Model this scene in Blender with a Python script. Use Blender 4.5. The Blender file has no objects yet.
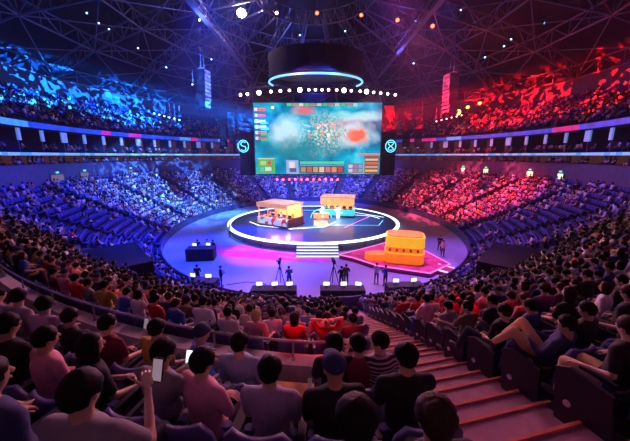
import bpy, bmesh, math, random
import numpy as np
from mathutils import Vector, Matrix
random.seed(7); np.random.seed(7)
PI = math.pi
scn = bpy.context.scene
COL = scn.collection
R = math.radians

# ------------------------------------------------------------------ materials
def mat(name, col, rough=0.6, metal=0.0, emis=None, es=0.0, var=0.12, scale=6.0, trans=0.0, spec=0.5, sheen=0.0):
    m = bpy.data.materials.new(name); m.use_nodes = True
    nt = m.node_tree; b = nt.nodes['Principled BSDF']
    b.inputs['Roughness'].default_value = rough
    b.inputs['Metallic'].default_value = metal
    b.inputs['Specular IOR Level'].default_value = spec
    if sheen: b.inputs['Sheen Weight'].default_value = sheen
    if trans:
        b.inputs['Transmission Weight'].default_value = trans
    if var > 0:
        tc = nt.nodes.new('ShaderNodeTexCoord'); n = nt.nodes.new('ShaderNodeTexNoise')
        n.inputs['Scale'].default_value = scale; n.inputs['Detail'].default_value = 3
        nt.links.new(tc.outputs['Object'], n.inputs['Vector'])
        r = nt.nodes.new('ShaderNodeValToRGB')
        lo = [max(0, c*(1-var)) for c in col]; hi = [min(1, c*(1+var)) for c in col]
        r.color_ramp.elements[0].color = (*lo, 1); r.color_ramp.elements[1].color = (*hi, 1)
        r.color_ramp.elements[0].position = .3; r.color_ramp.elements[1].position = .7
        nt.links.new(n.outputs['Fac'], r.inputs['Fac']); nt.links.new(r.outputs['Color'], b.inputs['Base Color'])
    else:
        b.inputs['Base Color'].default_value = (*col, 1)
    if emis:
        b.inputs['Emission Color'].default_value = (*emis, 1); b.inputs['Emission Strength'].default_value = es
    return m

M = {}
def defm(k, *a, **kw): M[k] = mat(k, *a, **kw)
defm('concrete', (.22,.2,.22), .85)
defm('terrace', (.08,.07,.09), .85)
defm('facade', (.11,.11,.14), .7, scale=2)
defm('slab', (.10,.10,.13), .7)
defm('dark', (.008,.008,.010), .7, spec=.2)
defm('black_cloth', (.02,.018,.025), .8)
defm('ceiling', (.022,.018,.03), .9)
defm('steel', (.16,.16,.20), .45, .3)
defm('dark_steel', (.10,.10,.13), .5, .4)
defm('rail', (.45,.40,.45), .35, .6)
defm('ledge', (.72,.60,.62), .7)
defm('crossfloor_light_tint', (.75,.34,.10), .8)  # orange light on the walkway is put into this colour
defm('stair', (.40,.20,.29), .85)
defm('nosing', (.60,.16,.10), .6)
defm('seat_blue', (.07,.065,.24), .55, spec=.4)
defm('seat_dark', (.04,.04,.10), .5)
defm('arm', (.02,.02,.03), .5)
defm('badge', (.7,.7,.75), .4)
defm('floor', (.33,.32,.42), .5, scale=.25, var=.15, spec=.25)
defm('stage_dark', (.07,.15,.26), .22, spec=.6)
defm('stage_side', (.10,.11,.16), .4)
defm('white_led', (.8,.9,1), .4, emis=(.62,.88,1), es=2.6, var=0)
defm('cyan_led', (.1,.7,.9), .4, emis=(.15,.85,1), es=1.6, var=0)
defm('pink_led', (.9,.2,.5), .4, emis=(1,.12,.45), es=1.8, var=0)
defm('ring_led', (.2,.6,.9), .4, emis=(.18,.60,.90), es=1.3, var=0)
defm('step_led', (.8,.85,1), .4, emis=(.70,.80,1), es=1.3, var=0)
defm('red_carpet', (.55,.05,.10), .8, scale=1.2, var=.5)
defm('magenta_floor', (.90,.07,.24), .7, scale=.8, var=.25)
defm('orange_print', (.9,.28,.06), .7, scale=1.2, var=.3)
defm('yellow', (.95,.60,.03), .5, emis=(1,.50,.01), es=.75, scale=.8, var=.3)
defm('orange', (.95,.28,.02), .5, emis=(1,.20,.005), es=.7, scale=1.2, var=.4)
defm('booth_frame', (.30,.04,.10), .4)
defm('booth_panel', (.75,.70,.68), .5, emis=(1,.85,.8), es=.5, scale=1.5, var=.35)  # emission added so the printed panels read brighter
defm('booth_roof_glow', (.60,.30,.18), .6, emis=(1,.42,.20), es=.55, scale=3, var=.4)  # warm light on roof and frame is put in as emission
defm('booth_teal', (.05,.55,.65), .4, emis=(.03,.65,.9), es=1.1, scale=1.0, var=.5)
defm('warm_panel', (.8,.4,.2), .5, emis=(1,.36,.10), es=1.3, scale=1.2, var=.5)
defm('white_panel', (.8,.85,.9), .5, emis=(.8,.9,1), es=.9, var=.1)
defm('glass', (.8,.85,.9), .05, trans=1.0, var=0)
def thin_glass(m):
    nt=m.node_tree; nt.nodes.clear(); o=nt.nodes.new('ShaderNodeOutputMaterial'); t=nt.nodes.new('ShaderNodeBsdfTransparent'); g=nt.nodes.new('ShaderNodeBsdfGlossy'); g.inputs['Roughness'].default_value=.05
    x=nt.nodes.new('ShaderNodeMixShader'); x.inputs[0].default_value=.10; nt.links.new(t.outputs[0],x.inputs[1]); nt.links.new(g.outputs[0],x.inputs[2]); nt.links.new(x.outputs[0],o.inputs['Surface'])
thin_glass(M['glass'])
defm('monitor', (.3,.4,.5), .3, emis=(.75,.75,1), es=1.6, var=0)
defm('phone_screen', (.8,.9,.9), .3, emis=(.85,1,.95), es=1.2, var=0)
defm('phone_screen_dim', (.7,.7,.8), .3, emis=(.75,.66,.74), es=.22, var=0)
defm('lamp_white', (1,.9,.85), .3, emis=(1,.78,.72), es=14, var=0)
defm('lamp_hot', (1,.9,.85), .3, emis=(1,.80,1), es=60, var=0)
defm('lamp_pink', (1,.8,.8), .3, emis=(1,.55,.50), es=8, var=0)
defm('lamp_red', (1,.1,.05), .3, emis=(1,.06,.02), es=12, var=0)
defm('lamp_orange', (1,.3,.05), .3, emis=(1,.3,.04), es=10, var=0)
defm('lamp_blue', (.3,.6,1), .3, emis=(.25,.60,1), es=5, var=0)
defm('ribbon_blue', (.05,.12,.6), .4, emis=(.02,.08,.65), es=.6, scale=.9, var=.6)
defm('ribbon_bright', (.1,.3,.8), .4, emis=(.05,.28,1), es=1.0, scale=.9, var=.6)
defm('ribbon_pink', (.7,.05,.3), .4, emis=(.80,.03,.30), es=.6, scale=.9, var=.6)
defm('ribbon_white', (.4,.6,.9), .4, emis=(.16,.42,.85), es=.8, var=0)
defm('suite_post_glow', (.55,.65,.85), .5, emis=(.16,.32,.75), es=.5, var=.1)  # emission stands in for the blue-white light on the posts
defm('suite_back_glow', (.14,.06,.06), .8, emis=(1,.30,.22), es=.05, scale=.7, var=.9)  # back walls glow to stand in for lit rooms
defm('suite_lamp', (1,.7,.4), .5, emis=(1,.40,.15), es=.8, var=0)
defm('exit_lit', (.9,1,.7), .5, emis=(.75,.9,.50), es=1.3, var=0)
defm('door_lit', (.22,.15,.09), .7, emis=(.5,.35,.2), es=.25, var=.2)
defm('shoe', (.05,.05,.06), .5)
defm('speaker', (.006,.006,.008), .7, spec=.15)
defm('speaker_light_tint', (.10,.06,.07), .6)  # pinkish light on the array fronts is put into the grille colour
defm('eye', (.9,.9,.9), .3, var=0)
defm('pupil', (.03,.02,.02), .3, var=0)
defm('lip', (.55,.22,.20), .5, var=0)
defm('lens', (.02,.03,.08), .08)
SKIN = [mat('skin_light', (.72,.47,.36), .55, var=.05), mat('skin_medium', (.58,.36,.25), .55, var=.05), mat('skin_tan', (.45,.27,.18), .55, var=.05)]
HAIR = {'black': mat('hair_black', (.006,.005,.006), .6, scale=40, var=.6, spec=.2), 'dark brown': mat('hair_brown', (.035,.018,.012), .6, scale=40, var=.6, spec=.25),
        'blond': mat('hair_blond', (.62,.45,.22), .5, scale=40, var=.3)}
CLOTH = {'black top':(.015,.015,.018), 'white tee':(.75,.73,.75), 'grey tee':(.28,.27,.30), 'navy top':(.03,.04,.14), 'blue shirt':(.06,.12,.50),
         'pink top':(.75,.33,.42), 'maroon top':(.22,.03,.06), 'red shirt':(.70,.03,.03), 'lilac tee':(.42,.34,.50), 'olive jacket':(.16,.14,.07),
         'mustard top':(.60,.38,.06), 'pale blue shirt':(.40,.52,.72), 'cream top':(.70,.58,.45)}
CM = {k: mat('cloth_'+k.replace(' ','_'), v, .85, scale=9, var=.14) for k, v in CLOTH.items()}
TR = {'dark': mat('trouser_dark', (.025,.028,.05), .85), 'khaki': mat('trouser_khaki', (.78,.52,.26), .85), 'denim': mat('trouser_denim', (.05,.09,.24), .85)}
def stripes(m, c2, sc):
    nt = m.node_tree; b = nt.nodes['Principled BSDF']; tc = nt.nodes.new('ShaderNodeTexCoord'); w = nt.nodes.new('ShaderNodeTexWave')
    w.bands_direction = 'Z'; w.inputs['Scale'].default_value = sc; nt.links.new(tc.outputs['Object'], w.inputs['Vector'])
    r = nt.nodes.new('ShaderNodeValToRGB'); r.color_ramp.interpolation = 'CONSTANT'
    r.color_ramp.elements[0].color = (.03,.02,.04,1); r.color_ramp.elements[1].color = (*c2, 1); r.color_ramp.elements[1].position = .6
    nt.links.new(w.outputs['Fac'], r.inputs['Fac']); nt.links.new(r.outputs['Color'], b.inputs['Base Color'])
CM['striped tee'] = mat('cloth_striped', (.3,.3,.3), .85, var=0); stripes(CM['striped tee'], (.55,.42,.48), 7)

def panel_print(m):
    nt=m.node_tree; b=nt.nodes['Principled BSDF']; tc=nt.nodes.new('ShaderNodeTexCoord'); w=nt.nodes.new('ShaderNodeTexVoronoi'); w.inputs['Scale'].default_value=1.9
    nt.links.new(tc.outputs['Object'],w.inputs['Vector']); sp=nt.nodes.new('ShaderNodeSeparateColor'); nt.links.new(w.outputs['Color'],sp.inputs[0])
    r=nt.nodes.new('ShaderNodeValToRGB'); r.color_ramp.interpolation='CONSTANT'; e=r.color_ramp.elements; cs=[(0,(.75,.75,.72)),(.35,(.75,.06,.05)),(.52,(.85,.55,.08)),(.66,(.8,.85,.85)),(.85,(.05,.35,.40))]
    while len(e)<5: e.new(.5)
    for q,(p,c) in zip(e,cs): q.position=p; q.color=(*c,1)
    nt.links.new(sp.outputs[0],r.inputs[0]); nt.links.new(r.outputs[0],b.inputs['Base Color']); nt.links.new(r.outputs[0],b.inputs['Emission Color'])
panel_print(M['booth_panel'])
# ------------------------------------------------------------------ mesh builder
class MB:
    def __init__(s): s.v=[]; s.f=[]; s.m=[]
    def add(s, vs, fs, mi=0):
        o=len(s.v); s.v.extend([tuple(p) for p in vs]); s.f.extend([tuple(i+o for i in f) for f in fs]); s.m.extend([mi]*len(fs)); return s
    def box(s, c, d, mi=0, rz=0, rx=0, mat3=None):
        hx,hy,hz=[q/2 for q in d]
        vs=[Vector((x,y,z)) for x in(-hx,hx) for y in(-hy,hy) for z in(-hz,hz)]
        m3 = mat3 if mat3 is not None else (Matrix.Rotation(rz,3,'Z')@Matrix.Rotation(rx,3,'X'))
        vs=[m3@p+Vector(c) for p in vs]
        return s.add(vs,[(0,1,3,2),(4,6,7,5),(0,4,5,1),(2,3,7,6),(0,2,6,4),(1,5,7,3)],mi)
    def rbox(s, c, d, r, mi=0, seg=3, rz=0, rx=0):   # box rounded in plan (xz face outline), extruded on y
        hx,hy,hz=[q/2 for q in d]; pts=[]
        for cx,cz,a0 in((hx-r,hz-r,0),(-hx+r,hz-r,90),(-hx+r,-hz+r,180),(hx-r,-hz+r,270)):
            for i in range(seg+1):
                a=R(a0+90*i/seg); pts.append((cx+r*math.cos(a),cz+r*math.sin(a)))
        return s.prism(pts, c, hy, mi, rz, rx)
    def prism(s, pts, c, hy, mi=0, rz=0, rx=0):
        n=len(pts); m3=Matrix.Rotation(rz,3,'Z')@Matrix.Rotation(rx,3,'X')
        vs=[m3@Vector((x,-hy,z))+Vector(c) for x,z in pts]+[m3@Vector((x,hy,z))+Vector(c) for x,z in pts]
        fs=[tuple(range(n)), tuple(range(2*n-1,n-1,-1))]+[(i,i+n,(i+1)%n+n,(i+1)%n) for i in range(n)]
        return s.add(vs,fs,mi)
    def poly(s, pts, z0, z1, mi=0, mtop=None):     # vertical extrusion of a plan outline
        n=len(pts); vs=[(x,y,z0) for x,y in pts]+[(x,y,z1) for x,y in pts]
        s.add(vs,[tuple(range(n-1,-1,-1))]+[(i,(i+1)%n,(i+1)%n+n,i+n) for i in range(n)],mi)
        return s.add([(x,y,z1) for x,y in pts],[tuple(range(n))],mi if mtop is None else mtop)
    def tube(s, p0, p1, r0, r1=None, n=8, mi=0, caps=True):
        r1=r0 if r1 is None else r1; p0=Vector(p0); p1=Vector(p1); d=(p1-p0)
        if d.length<1e-6: return s
        q=d.to_track_quat('Z','Y').to_matrix(); vs=[]
        for p,r in((p0,r0),(p1,r1)):
            for i in range(n):
                a=2*PI*i/n; vs.append(p+q@Vector((r*math.cos(a),r*math.sin(a),0)))
        fs=[(i,(i+1)%n,(i+1)%n+n,i+n) for i in range(n)]
        if caps: fs+= [tuple(range(n-1,-1,-1)), tuple(range(n,2*n))]
        return s.add(vs,fs,mi)
    def path(s, pts, r, n=8, mi=0):
        for a,b in zip(pts[:-1],pts[1:]): s.tube(a,b,r,r,n,mi)
        return s
    def ell(s, c, rad, mi=0, nu=12, nv=8, m3=None, fn=None):
        if not hasattr(rad,'__len__'): rad=(rad,)*3
        vs=[]; c=Vector(c)
        for j in range(nv+1):
            th=PI*j/nv
            for i in range(nu):
                a=2*PI*i/nu; p=Vector((math.sin(th)*math.cos(a),math.sin(th)*math.sin(a),math.cos(th)))
                if fn: p=fn(p)
                p=Vector((p.x*rad[0],p.y*rad[1],p.z*rad[2]))
                if m3 is not None: p=m3@p
                vs.append(p+c)
        fs=[(j*nu+i,(j+1)*nu+i,(j+1)*nu+(i+1)%nu,j*nu+(i+1)%nu) for j in range(nv) for i in range(nu)]
        return s.add(vs,fs,mi)
    def cap(s, p0, p1, r0, r1, mi=0, n=10):           # tapered capsule
        p0=Vector(p0); p1=Vector(p1)
        s.ell(p0,r0,mi,n,6); s.ell(p1,r1,mi,n,6); return s.tube(p0,p1,r0,r1,n,mi)
    def mesh(s, name, mats):
        me=bpy.data.meshes.new(name); me.from_pydata(s.v,[],s.f)
        if not isinstance(mats,(list,tuple)): mats=[mats]
        for m in mats: me.materials.append(m)
        me.polygons.foreach_set('material_index', s.m)
        me.update(); return me
    def build(s, name, mats, parent=None, smooth=False, loc=None, rz=0):
        me=s.mesh(name,mats)
        bm=bmesh.new(); bm.from_mesh(me); bmesh.ops.remove_doubles(bm,verts=bm.verts,dist=1e-5)
        bmesh.ops.recalc_face_normals(bm,faces=bm.faces); bm.to_mesh(me); bm.free()
        if smooth: me.polygons.foreach_set('use_smooth',[True]*len(me.polygons))
        return link(name,me,parent,loc,rz)
def link(name, me, parent=None, loc=None, rz=0):
    o=bpy.data.objects.new(name,me); COL.objects.link(o); o.parent=parent
    if loc is not None: o.location=loc
    if rz: o.rotation_euler=(0,0,rz)
    return o
def empty(name, loc=(0,0,0), rz=0, label=None, cat=None, group=None, parent=None):
    o=bpy.data.objects.new(name,None); COL.objects.link(o); o.location=loc; o.rotation_euler=(0,0,rz); o.parent=parent
    o.empty_display_size=.1
    return tag(o,label,cat,group)
def tag(o, label=None, cat=None, group=None, kind=None):
    if label: o['label']=label
    if cat: o['category']=cat
    if group: o['group']=group
    if kind: o['kind']=kind
    return o
def struct(o, label=None):
    o['kind']='structure'
    return tag(o, label, None)
KIDS={}
def copy_tree(o, parent=None, deep=True):
    c=o.copy(); COL.objects.link(c); c.parent=parent
    kids=list(o.children)
    if deep:
        for ch in kids: copy_tree(ch,c)
    return c
ORD=['first','second','third','fourth','fifth','sixth','seventh','eighth','ninth','tenth','eleventh','twelfth','thirteenth','fourteenth','fifteenth','sixteenth',
     'seventeenth','eighteenth','nineteenth','twentieth','twenty-first','twenty-second','twenty-third','twenty-fourth','twenty-fifth','twenty-sixth','twenty-seventh','twenty-eighth','twenty-ninth','thirtieth']+['%dth'%i for i in range(31,80)]

# ------------------------------------------------------------------ bowl geometry
AX, AY, CY = 18.5, 24.0, 42.0
DEP, RISE, Z0, D0 = .85, .396, .03, .7
def warp(x,y,d):                       # the upper rows of the near end bend round more tightly
    s=min(1,max(0,(d-3)/10)); s=s*s*(3-2*s); f=min(1,max(0,(26-y)/10))
    return 1.5*(min(abs(x),13)/7.4)**1.3*s*f
def bowl(t, d):                         # t=0 near the camera
    x,y=(AX+d)*math.sin(t), CY-(AY+d)*math.cos(t)
    return x, y+warp(x,y,d)
def near_y(x, d):
    y=CY-(AY+d)*math.sqrt(max(0,1-(x/(AX+d))**2)); return y+warp(x,y,d)
def rowz(k): return Z0+RISE*k
def rowd(k): return D0+DEP*k          # hips line of a row
NSIDE=16; NNEAR=21
T_END=R(58)                            # the tall near block spans |t|<T_END
def nrows(t):
    t=(t+PI)%(2*PI)-PI
    return NNEAR if abs(t)<T_END else NSIDE
H_CAM=10.0
# ------------------------------------------------------------------ people
def remeshed(mb, name, mats, voxel, faces=None, smooth_it=4, parent=None):
    me=mb.mesh(name+'_src',mats); o=bpy.data.objects.new(name,me); COL.objects.link(o)
    r=o.modifiers.new('r','REMESH'); r.mode='VOXEL'; r.voxel_size=voxel; r.adaptivity=0
    s=o.modifiers.new('s','SMOOTH'); s.factor=.5; s.iterations=smooth_it
    if faces:
        d=o.modifiers.new('d','DECIMATE'); d.ratio=1.0
        dg=bpy.context.evaluated_depsgraph_get(); n=len(o.evaluated_get(dg).data.polygons)
        d.ratio=min(1,faces/max(1,n*2))
    dg=bpy.context.evaluated_depsgraph_get()
    out=bpy.data.meshes.new_from_object(o.evaluated_get(dg)); out.name=name
    out.polygons.foreach_set('use_smooth',[True]*len(out.polygons))
    bpy.data.objects.remove(o); bpy.data.meshes.remove(me)
    out.materials.clear()
    for m in (mats if isinstance(mats,(list,tuple)) else [mats]): out.materials.append(m)
    out.update(); return out
def join_mb(me, mb, mats):                       # append MB geometry to a mesh, one object
    bm=bmesh.new(); bm.from_mesh(me)
    t=mb.mesh('tmp',mats); bm.from_mesh(t); bpy.data.meshes.remove(t)
    bm.to_mesh(me); bm.free(); me.materials.clear()
    for m in mats: me.materials.append(m)
    me.polygons.foreach_set('use_smooth',[True]*len(me.polygons)); me.update()

def head_fn(p):                                  # unit sphere -> head shape, face towards +Y
    x,y,z=p
    if z>0: x*=1+.16*math.sin(PI*z)*.9; y*=1+.06*math.sin(PI*z)
    if z<0: x*=1-.28*(-z)**1.3; y*=1-.12*(-z)
    if z<-.2 and y>0: y+=.06*(-z)                # chin forward
    if y>.5: y=.5+(y-.5)*.82                     # flatter face
    if y>.35 and abs(x)<.55 and .02<z<.30: y-=.09*max(0,1-abs(abs(x)-.36)/.2)   # eye sockets
    if y<0: y*=1.04
    return Vector((x,y,z))
def fingers(mb, wrist, direction, side, up, curl=.5, mi=0):
    d=Vector(direction).normalized(); u=Vector(up); u=(u-d*u.dot(d)).normalized(); s=d.cross(u)*side
    w=Vector(wrist); palm_end=w+d*.085
    mb.ell(w+d*.045,(.040,.018,.052),mi,10,6,m3=Matrix((s,u,d)).transposed())
    for i,(off,ln) in enumerate(((-.030,.062),(-.010,.074),(.010,.080),(.030,.072))):
        a=palm_end+s*off-d*.008; dd=(d*math.cos(curl*.8)-u*math.sin(curl*.8)); b=a+dd*ln*.5
        dd2=(d*math.cos(curl*1.8)-u*math.sin(curl*1.8)); c=b+dd2*ln*.5
        mb.cap(a,b,.0095,.0088,mi,6); mb.cap(b,c,.0088,.007,mi,6)
    a=w+d*.025+s*.034; b=a+(s*.7+d*.7-u*.2)*.042; c=b+(d*.9+s*.2-u*.4).normalized()*.03
    mb.cap(a,b,.012,.010,mi,6); mb.cap(b,c,.010,.0085,mi,6)

POSE={}
def seated(name, lean=-.06, wrist=((-.12,.30,.62),(.12,.30,.62)), elbow=None, turn=0, nod=0, knee=((-.13,.43,.53),(.13,.43,.53)),
           ankle=((-.13,.45,.09),(.13,.45,.09)), long=False, roll=0, stand=False, curl=.5, up=(0,0,1), slide=0):
    POSE[name]=dict(lean=lean,wrist=wrist,elbow=elbow,turn=turn,nod=nod,knee=knee,ankle=ankle,long=long,roll=roll,stand=stand,curl=curl,up=up,slide=slide)
seated('lap')
seated('lap_long', long=True, turn=.25, wrist=((-.06,.28,.62),(.08,.30,.61)))
seated('armrest', wrist=((-.27,.22,.68),(.27,.22,.68)), elbow=((-.27,-.06,.74),(.27,-.06,.74)), turn=-.2)
seated('forward', lean=.34, wrist=((-.06,.42,.66),(.06,.42,.66)), elbow=((-.17,.30,.62),(.17,.30,.62)))
seated('phone', lean=-.02, wrist=((-.08,.36,.80),(.03,.36,.80)), elbow=((-.24,.12,.74),(.25,.12,.74)), nod=.22, curl=1.0)
seated('raise', lean=-.02, wrist=((-.13,.28,.62),(.14,.34,.97)), elbow=((-.22,.06,.78),(.27,.14,.78)), curl=.9)
seated('hand_face', lean=.05, wrist=((-.10,.27,.64),(.05,.19,1.06)), elbow=((-.22,.05,.78),(.22,.17,.80)), turn=.1)
seated('look_left', turn=.95, wrist=((-.16,.32,.62),(.14,.26,.74)), lean=.0)
seated('look_right', turn=-.8, wrist=((-.12,.26,.72),(.14,.30,.62)))
seated('crossed', long=True, wrist=((.10,.14,.84),(-.10,.16,.80)), elbow=((-.23,.05,.80),(.23,.05,.80)))
seated('slump', lean=-.24, knee=((-.15,.45,.62),(.15,.42,.68)), ankle=((-.15,.62,.22),(.15,.60,.26)), wrist=((-.08,.22,.64),(.09,.24,.64)), slide=.06)
seated('hands_head', lean=-.1, wrist=((-.10,-.13,1.25),(.10,-.13,1.25)), elbow=((-.30,-.02,1.20),(.30,-.02,1.20)), curl=.9)
seated('reach_left', lean=.08, wrist=((-.42,.34,.86),(.16,.30,.64)), elbow=((-.30,.10,.84),(.24,.08,.78)), turn=.5)
seated('reclined', lean=-.38, knee=((-.22,.34,.86),(.10,.40,.88)), ankle=((-.24,.58,.55),(.10,.62,.56)), wrist=((-.10,.22,.78),(.14,.26,.80)), long=True, turn=.35)
seated('stand', stand=True, wrist=((-.16,.30,1.22),(.14,.32,1.22)), elbow=((-.25,.08,1.12),(.25,.08,1.12)), long=True)
seated('clap', lean=.05, wrist=((-.03,.32,.98),(.03,.32,.98)), elbow=((-.22,.14,.82),(.22,.14,.82)), curl=.1)

def skeleton(P, female=False):
    sh=.17 if female else .19
    if P['stand']:
        pz=.92; J=dict(pel=Vector((0,0,pz)))
        J['waist']=Vector((0,0,1.08)); J['chest']=Vector((0,-.01,1.28)); J['neck']=Vector((0,-.01,1.45)); J['head']=Vector((0,.02,1.60))
        J['sh']=[Vector((-sh,-.01,1.41)),Vector((sh,-.01,1.41))]
        J['hip']=[Vector((-.09,0,.90)),Vector((.09,0,.90))]; J['knee']=[Vector((-.11,.03,.49)),Vector((.12,.0,.49))]; J['ank']=[Vector((-.12,0,.08)),Vector((.14,-.03,.08))]
    else:
        pel=Vector((0,P['slide']+.04,.55)); J=dict(pel=pel)
        m=Matrix.Rotation(-P['lean'],3,'X')@Matrix.Rotation(P['roll'],3,'Y')
        up=lambda x,y,z: pel+m@Vector((x,y,z))
        J['waist']=up(0,-.02,.17); J['chest']=up(0,-.03,.36); J['neck']=up(0,-.02,.50)
        J['head']=J['neck']+Vector((0,.035+.03*P['nod']/.1*.3,.140))
        J['sh']=[up(-sh,-.02,.435),up(sh,-.02,.435)]
        J['hip']=[pel+Vector((-.09,.02,-.01)),pel+Vector((.09,.02,-.01))]
        J['knee']=[Vector(q) for q in P['knee']]; J['ank']=[Vector(q) for q in P['ankle']]
    J['wr']=[Vector(q) for q in P['wrist']]; J['el']=[]
    for i in (0,1):
        if P['elbow']: e=Vector(P['elbow'][i])
        else:
            a,b=J['sh'][i],J['wr'][i]; mid=(a+b)/2; L=(b-a).length; h=math.sqrt(max(0,.275**2-(L/2)**2))
            out=Vector((-.35 if i==0 else .35,-.45,-.8)); dd=(b-a).normalized(); out=(out-dd*out.dot(dd)).normalized(); e=mid+out*h
        J['el'].append(e)
    return J
def make_person(pose, hair='short', hairm='black', cloth='grey tee', skin=0, trousers='dark', female=False, cap=None):
    P=POSE[pose]; J=skeleton(P,female); sk=SKIN[skin]
    hm=Matrix.Rotation(P['turn'],3,'Z')@Matrix.Rotation(-P['nod'],3,'X')
    hc=J['head']
    # body: one surface
    b=MB()
    b.ell(hc,(.080,.098,.116),0,20,16,m3=hm,fn=head_fn)
    b.cap(J['neck']-Vector((0,0,.03)),hc+hm@Vector((0,-.025,-.06)),.062,.058)
    for a,c,ra,rc in (('pel','waist',.12,.11),('waist','chest',.11,.12),('chest','neck',.11,.05)): b.cap(J[a],J[c],ra,rc,0,12)
    for i in (0,1):
        b.cap(J['neck']-Vector((0,0,.04)),J['sh'][i],.05,.05); b.cap(J['sh'][i],J['el'][i],.047,.036); b.cap(J['el'][i],J['wr'][i],.037,.024)
        b.cap(J['hip'][i],J['knee'][i],.075,.052); b.cap(J['knee'][i],J['ank'][i],.05,.035)
    body=remeshed(b,'person_body',sk,.015,2600,3)
    d=MB()
    F=lambda x,y,z: hc+hm@Vector((x,y,z))
    # nose, brow, ears, eyes, mouth
    d.tube(F(0,.080,.022),F(0,.103,-.022),.007,.014,8,0); d.ell(F(0,.098,-.022),(.015,.013,.011),0,8,6,m3=hm)
    for sx in (-1,1):
        d.ell(F(sx*.077,-.008,-.004),(.011,.020,.031),0,8,6,m3=hm); d.tube(F(sx*.012,.084,.032),F(sx*.045,.074,.034),.006,.005,6,0)
        d.ell(F(sx*.030,.078,.012),(.013,.009,.008),1,8,6,m3=hm); d.ell(F(sx*.030,.085,.012),(.006,.004,.006),2,6,4,m3=hm)
    d.ell(F(0,.086,-.055),(.022,.008,.007),3,8,4,m3=hm)
    for i in (0,1):
        dr=(J['wr'][i]-J['el'][i]).normalized(); upv=P['up']
        if abs(dr.dot(Vector(upv)))>.9: upv=(0,-1,0)
        fingers(d,J['wr'][i],dr,1 if i==0 else -1,upv,P['curl'],0)
    join_mb(body,d,[sk,M['eye'],M['pupil'],M['lip']])
    root=link('person',body)
    # shirt
    s=MB(); w=1.0 if female else 1.08
    def tor(c,rx,ry,rz): s.ell(c,(rx*w,ry,rz),0,16,10)
    tor(J['pel']+Vector((0,0,.02)),.175,.15,.12); tor(J['waist'],.158,.125,.15); tor(J['chest'],.170,.125,.17)
    s.cap(J['chest']+Vector((0,0,.05)),J['neck']-Vector((0,0,.055)),.11,.058)
    s.cap(J['pel'],J['waist'],.135,.13,0,14); s.cap(J['waist'],J['chest'],.13,.13,0,14)
    for i in (0,1):
        s.cap(J['neck']-Vector((0,.0,.045)),J['sh'][i]-Vector((0,0,.005)),.056,.066); s.cap(J['chest'],J['sh'][i]-Vector((0,0,.02)),.1,.066)
        if P['long']: s.cap(J['sh'][i],J['el'][i],.064,.050); s.cap(J['el'][i],J['el'][i].lerp(J['wr'][i],.92),.050,.036)
        else: s.cap(J['sh'][i],J['sh'][i].lerp(J['el'][i],.72),.064,.058)
    link('shirt',remeshed(s,'shirt',CM[cloth],.018,1500,3),root)
    t=MB()
    t.ell(J['pel']+Vector((0,.0,-.01)),(.17,.145,.115),0,16,10)
    for i in (0,1):
        t.cap(J['hip'][i],J['knee'][i],.092,.068); t.cap(J['knee'][i],J['knee'][i].lerp(J['ank'][i],.93),.066,.048)
    link('trousers',remeshed(t,'trousers',TR[trousers],.02,1000,3),root)
    for i in (0,1):
        f=MB(); a=J['ank'][i]; f.ell(a+Vector((0,.07,-.035)),(.045,.125,.042),0,10,6); f.cap(a+Vector((0,0,-.02)),a,.045,.04,0,8)
        link('shoe',f.mesh('shoe',M['shoe']),root)
    # hair
    h=MB()
    mh = CM[cap] if cap else HAIR[hairm]
    if hair in('short','crop','curly'):
        g=1.10 if hair!='crop' else 1.05
        def fn(p):
            q=head_fn(p)
            q=q*(1+.035*math.sin(p.x*31+p.z*9)*math.sin(p.y*27+p.z*13))
            lim = .40-.35*abs(p.x) if (p.y>.28 and abs(p.x)<.80) else (-.16 if p.y>.05 else (-.05 if p.y>-.22 else -.42))
            if p.z<lim: q=q*max(.80,1-(lim-p.z)*1.6)
            elif hair=='curly': q=q*(1+.05*math.sin(p.x*23+p.y*17)*math.sin(p.z*19+p.x*11))
            return q
        h.ell(hc+hm@Vector((0,-.006,.010)),(.081*g+.005,.098*g,.114*g),0,32 if hair=='curly' else 28,22 if hair=='curly' else 20,m3=hm,fn=fn)
    if hair=='cap':
        def fn(p):
            q=head_fn(p); return q*.8 if p.z<.18 else q
        h.ell(hc+hm@Vector((0,-.004,.01)),(.09,.112,.125),0,20,14,m3=hm,fn=fn)
        h.ell(hc+hm@Vector((0,.125,.035)),(.065,.075,.010),0,14,6,m3=hm)
    if hair in('long','bob','bun'):
        L = {'long':.30,'bob':.15,'bun':.09}[hair]
        def fn(p):
            q=head_fn(p)
            if p.y>.42 and p.z<.42: q=q*.78
            if p.z<.0 and p.y<=.42: q=Vector((p.x*1.02,p.y*1.0-.02,p.z*(1+L*5.0)*.72))
            return q
        h.ell(hc+hm@Vector((0,-.012,.008)),(.094,.112,.130),0,22,16,m3=hm,fn=fn)
        if hair=='bun': h.ell(hc+hm@Vector((0,-.07,.125)),(.048,.046,.042),0,12,8,m3=hm)
    ho=link('cap' if hair=='cap' else 'hair',h.mesh('hair',mh),root)
    ho.data.polygons.foreach_set('use_smooth',[True]*len(ho.data.polygons))
    return root
def setmat(o, m):
    o.material_slots[0].link='OBJECT'; o.material_slots[0].material=m
VAR={}
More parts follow.
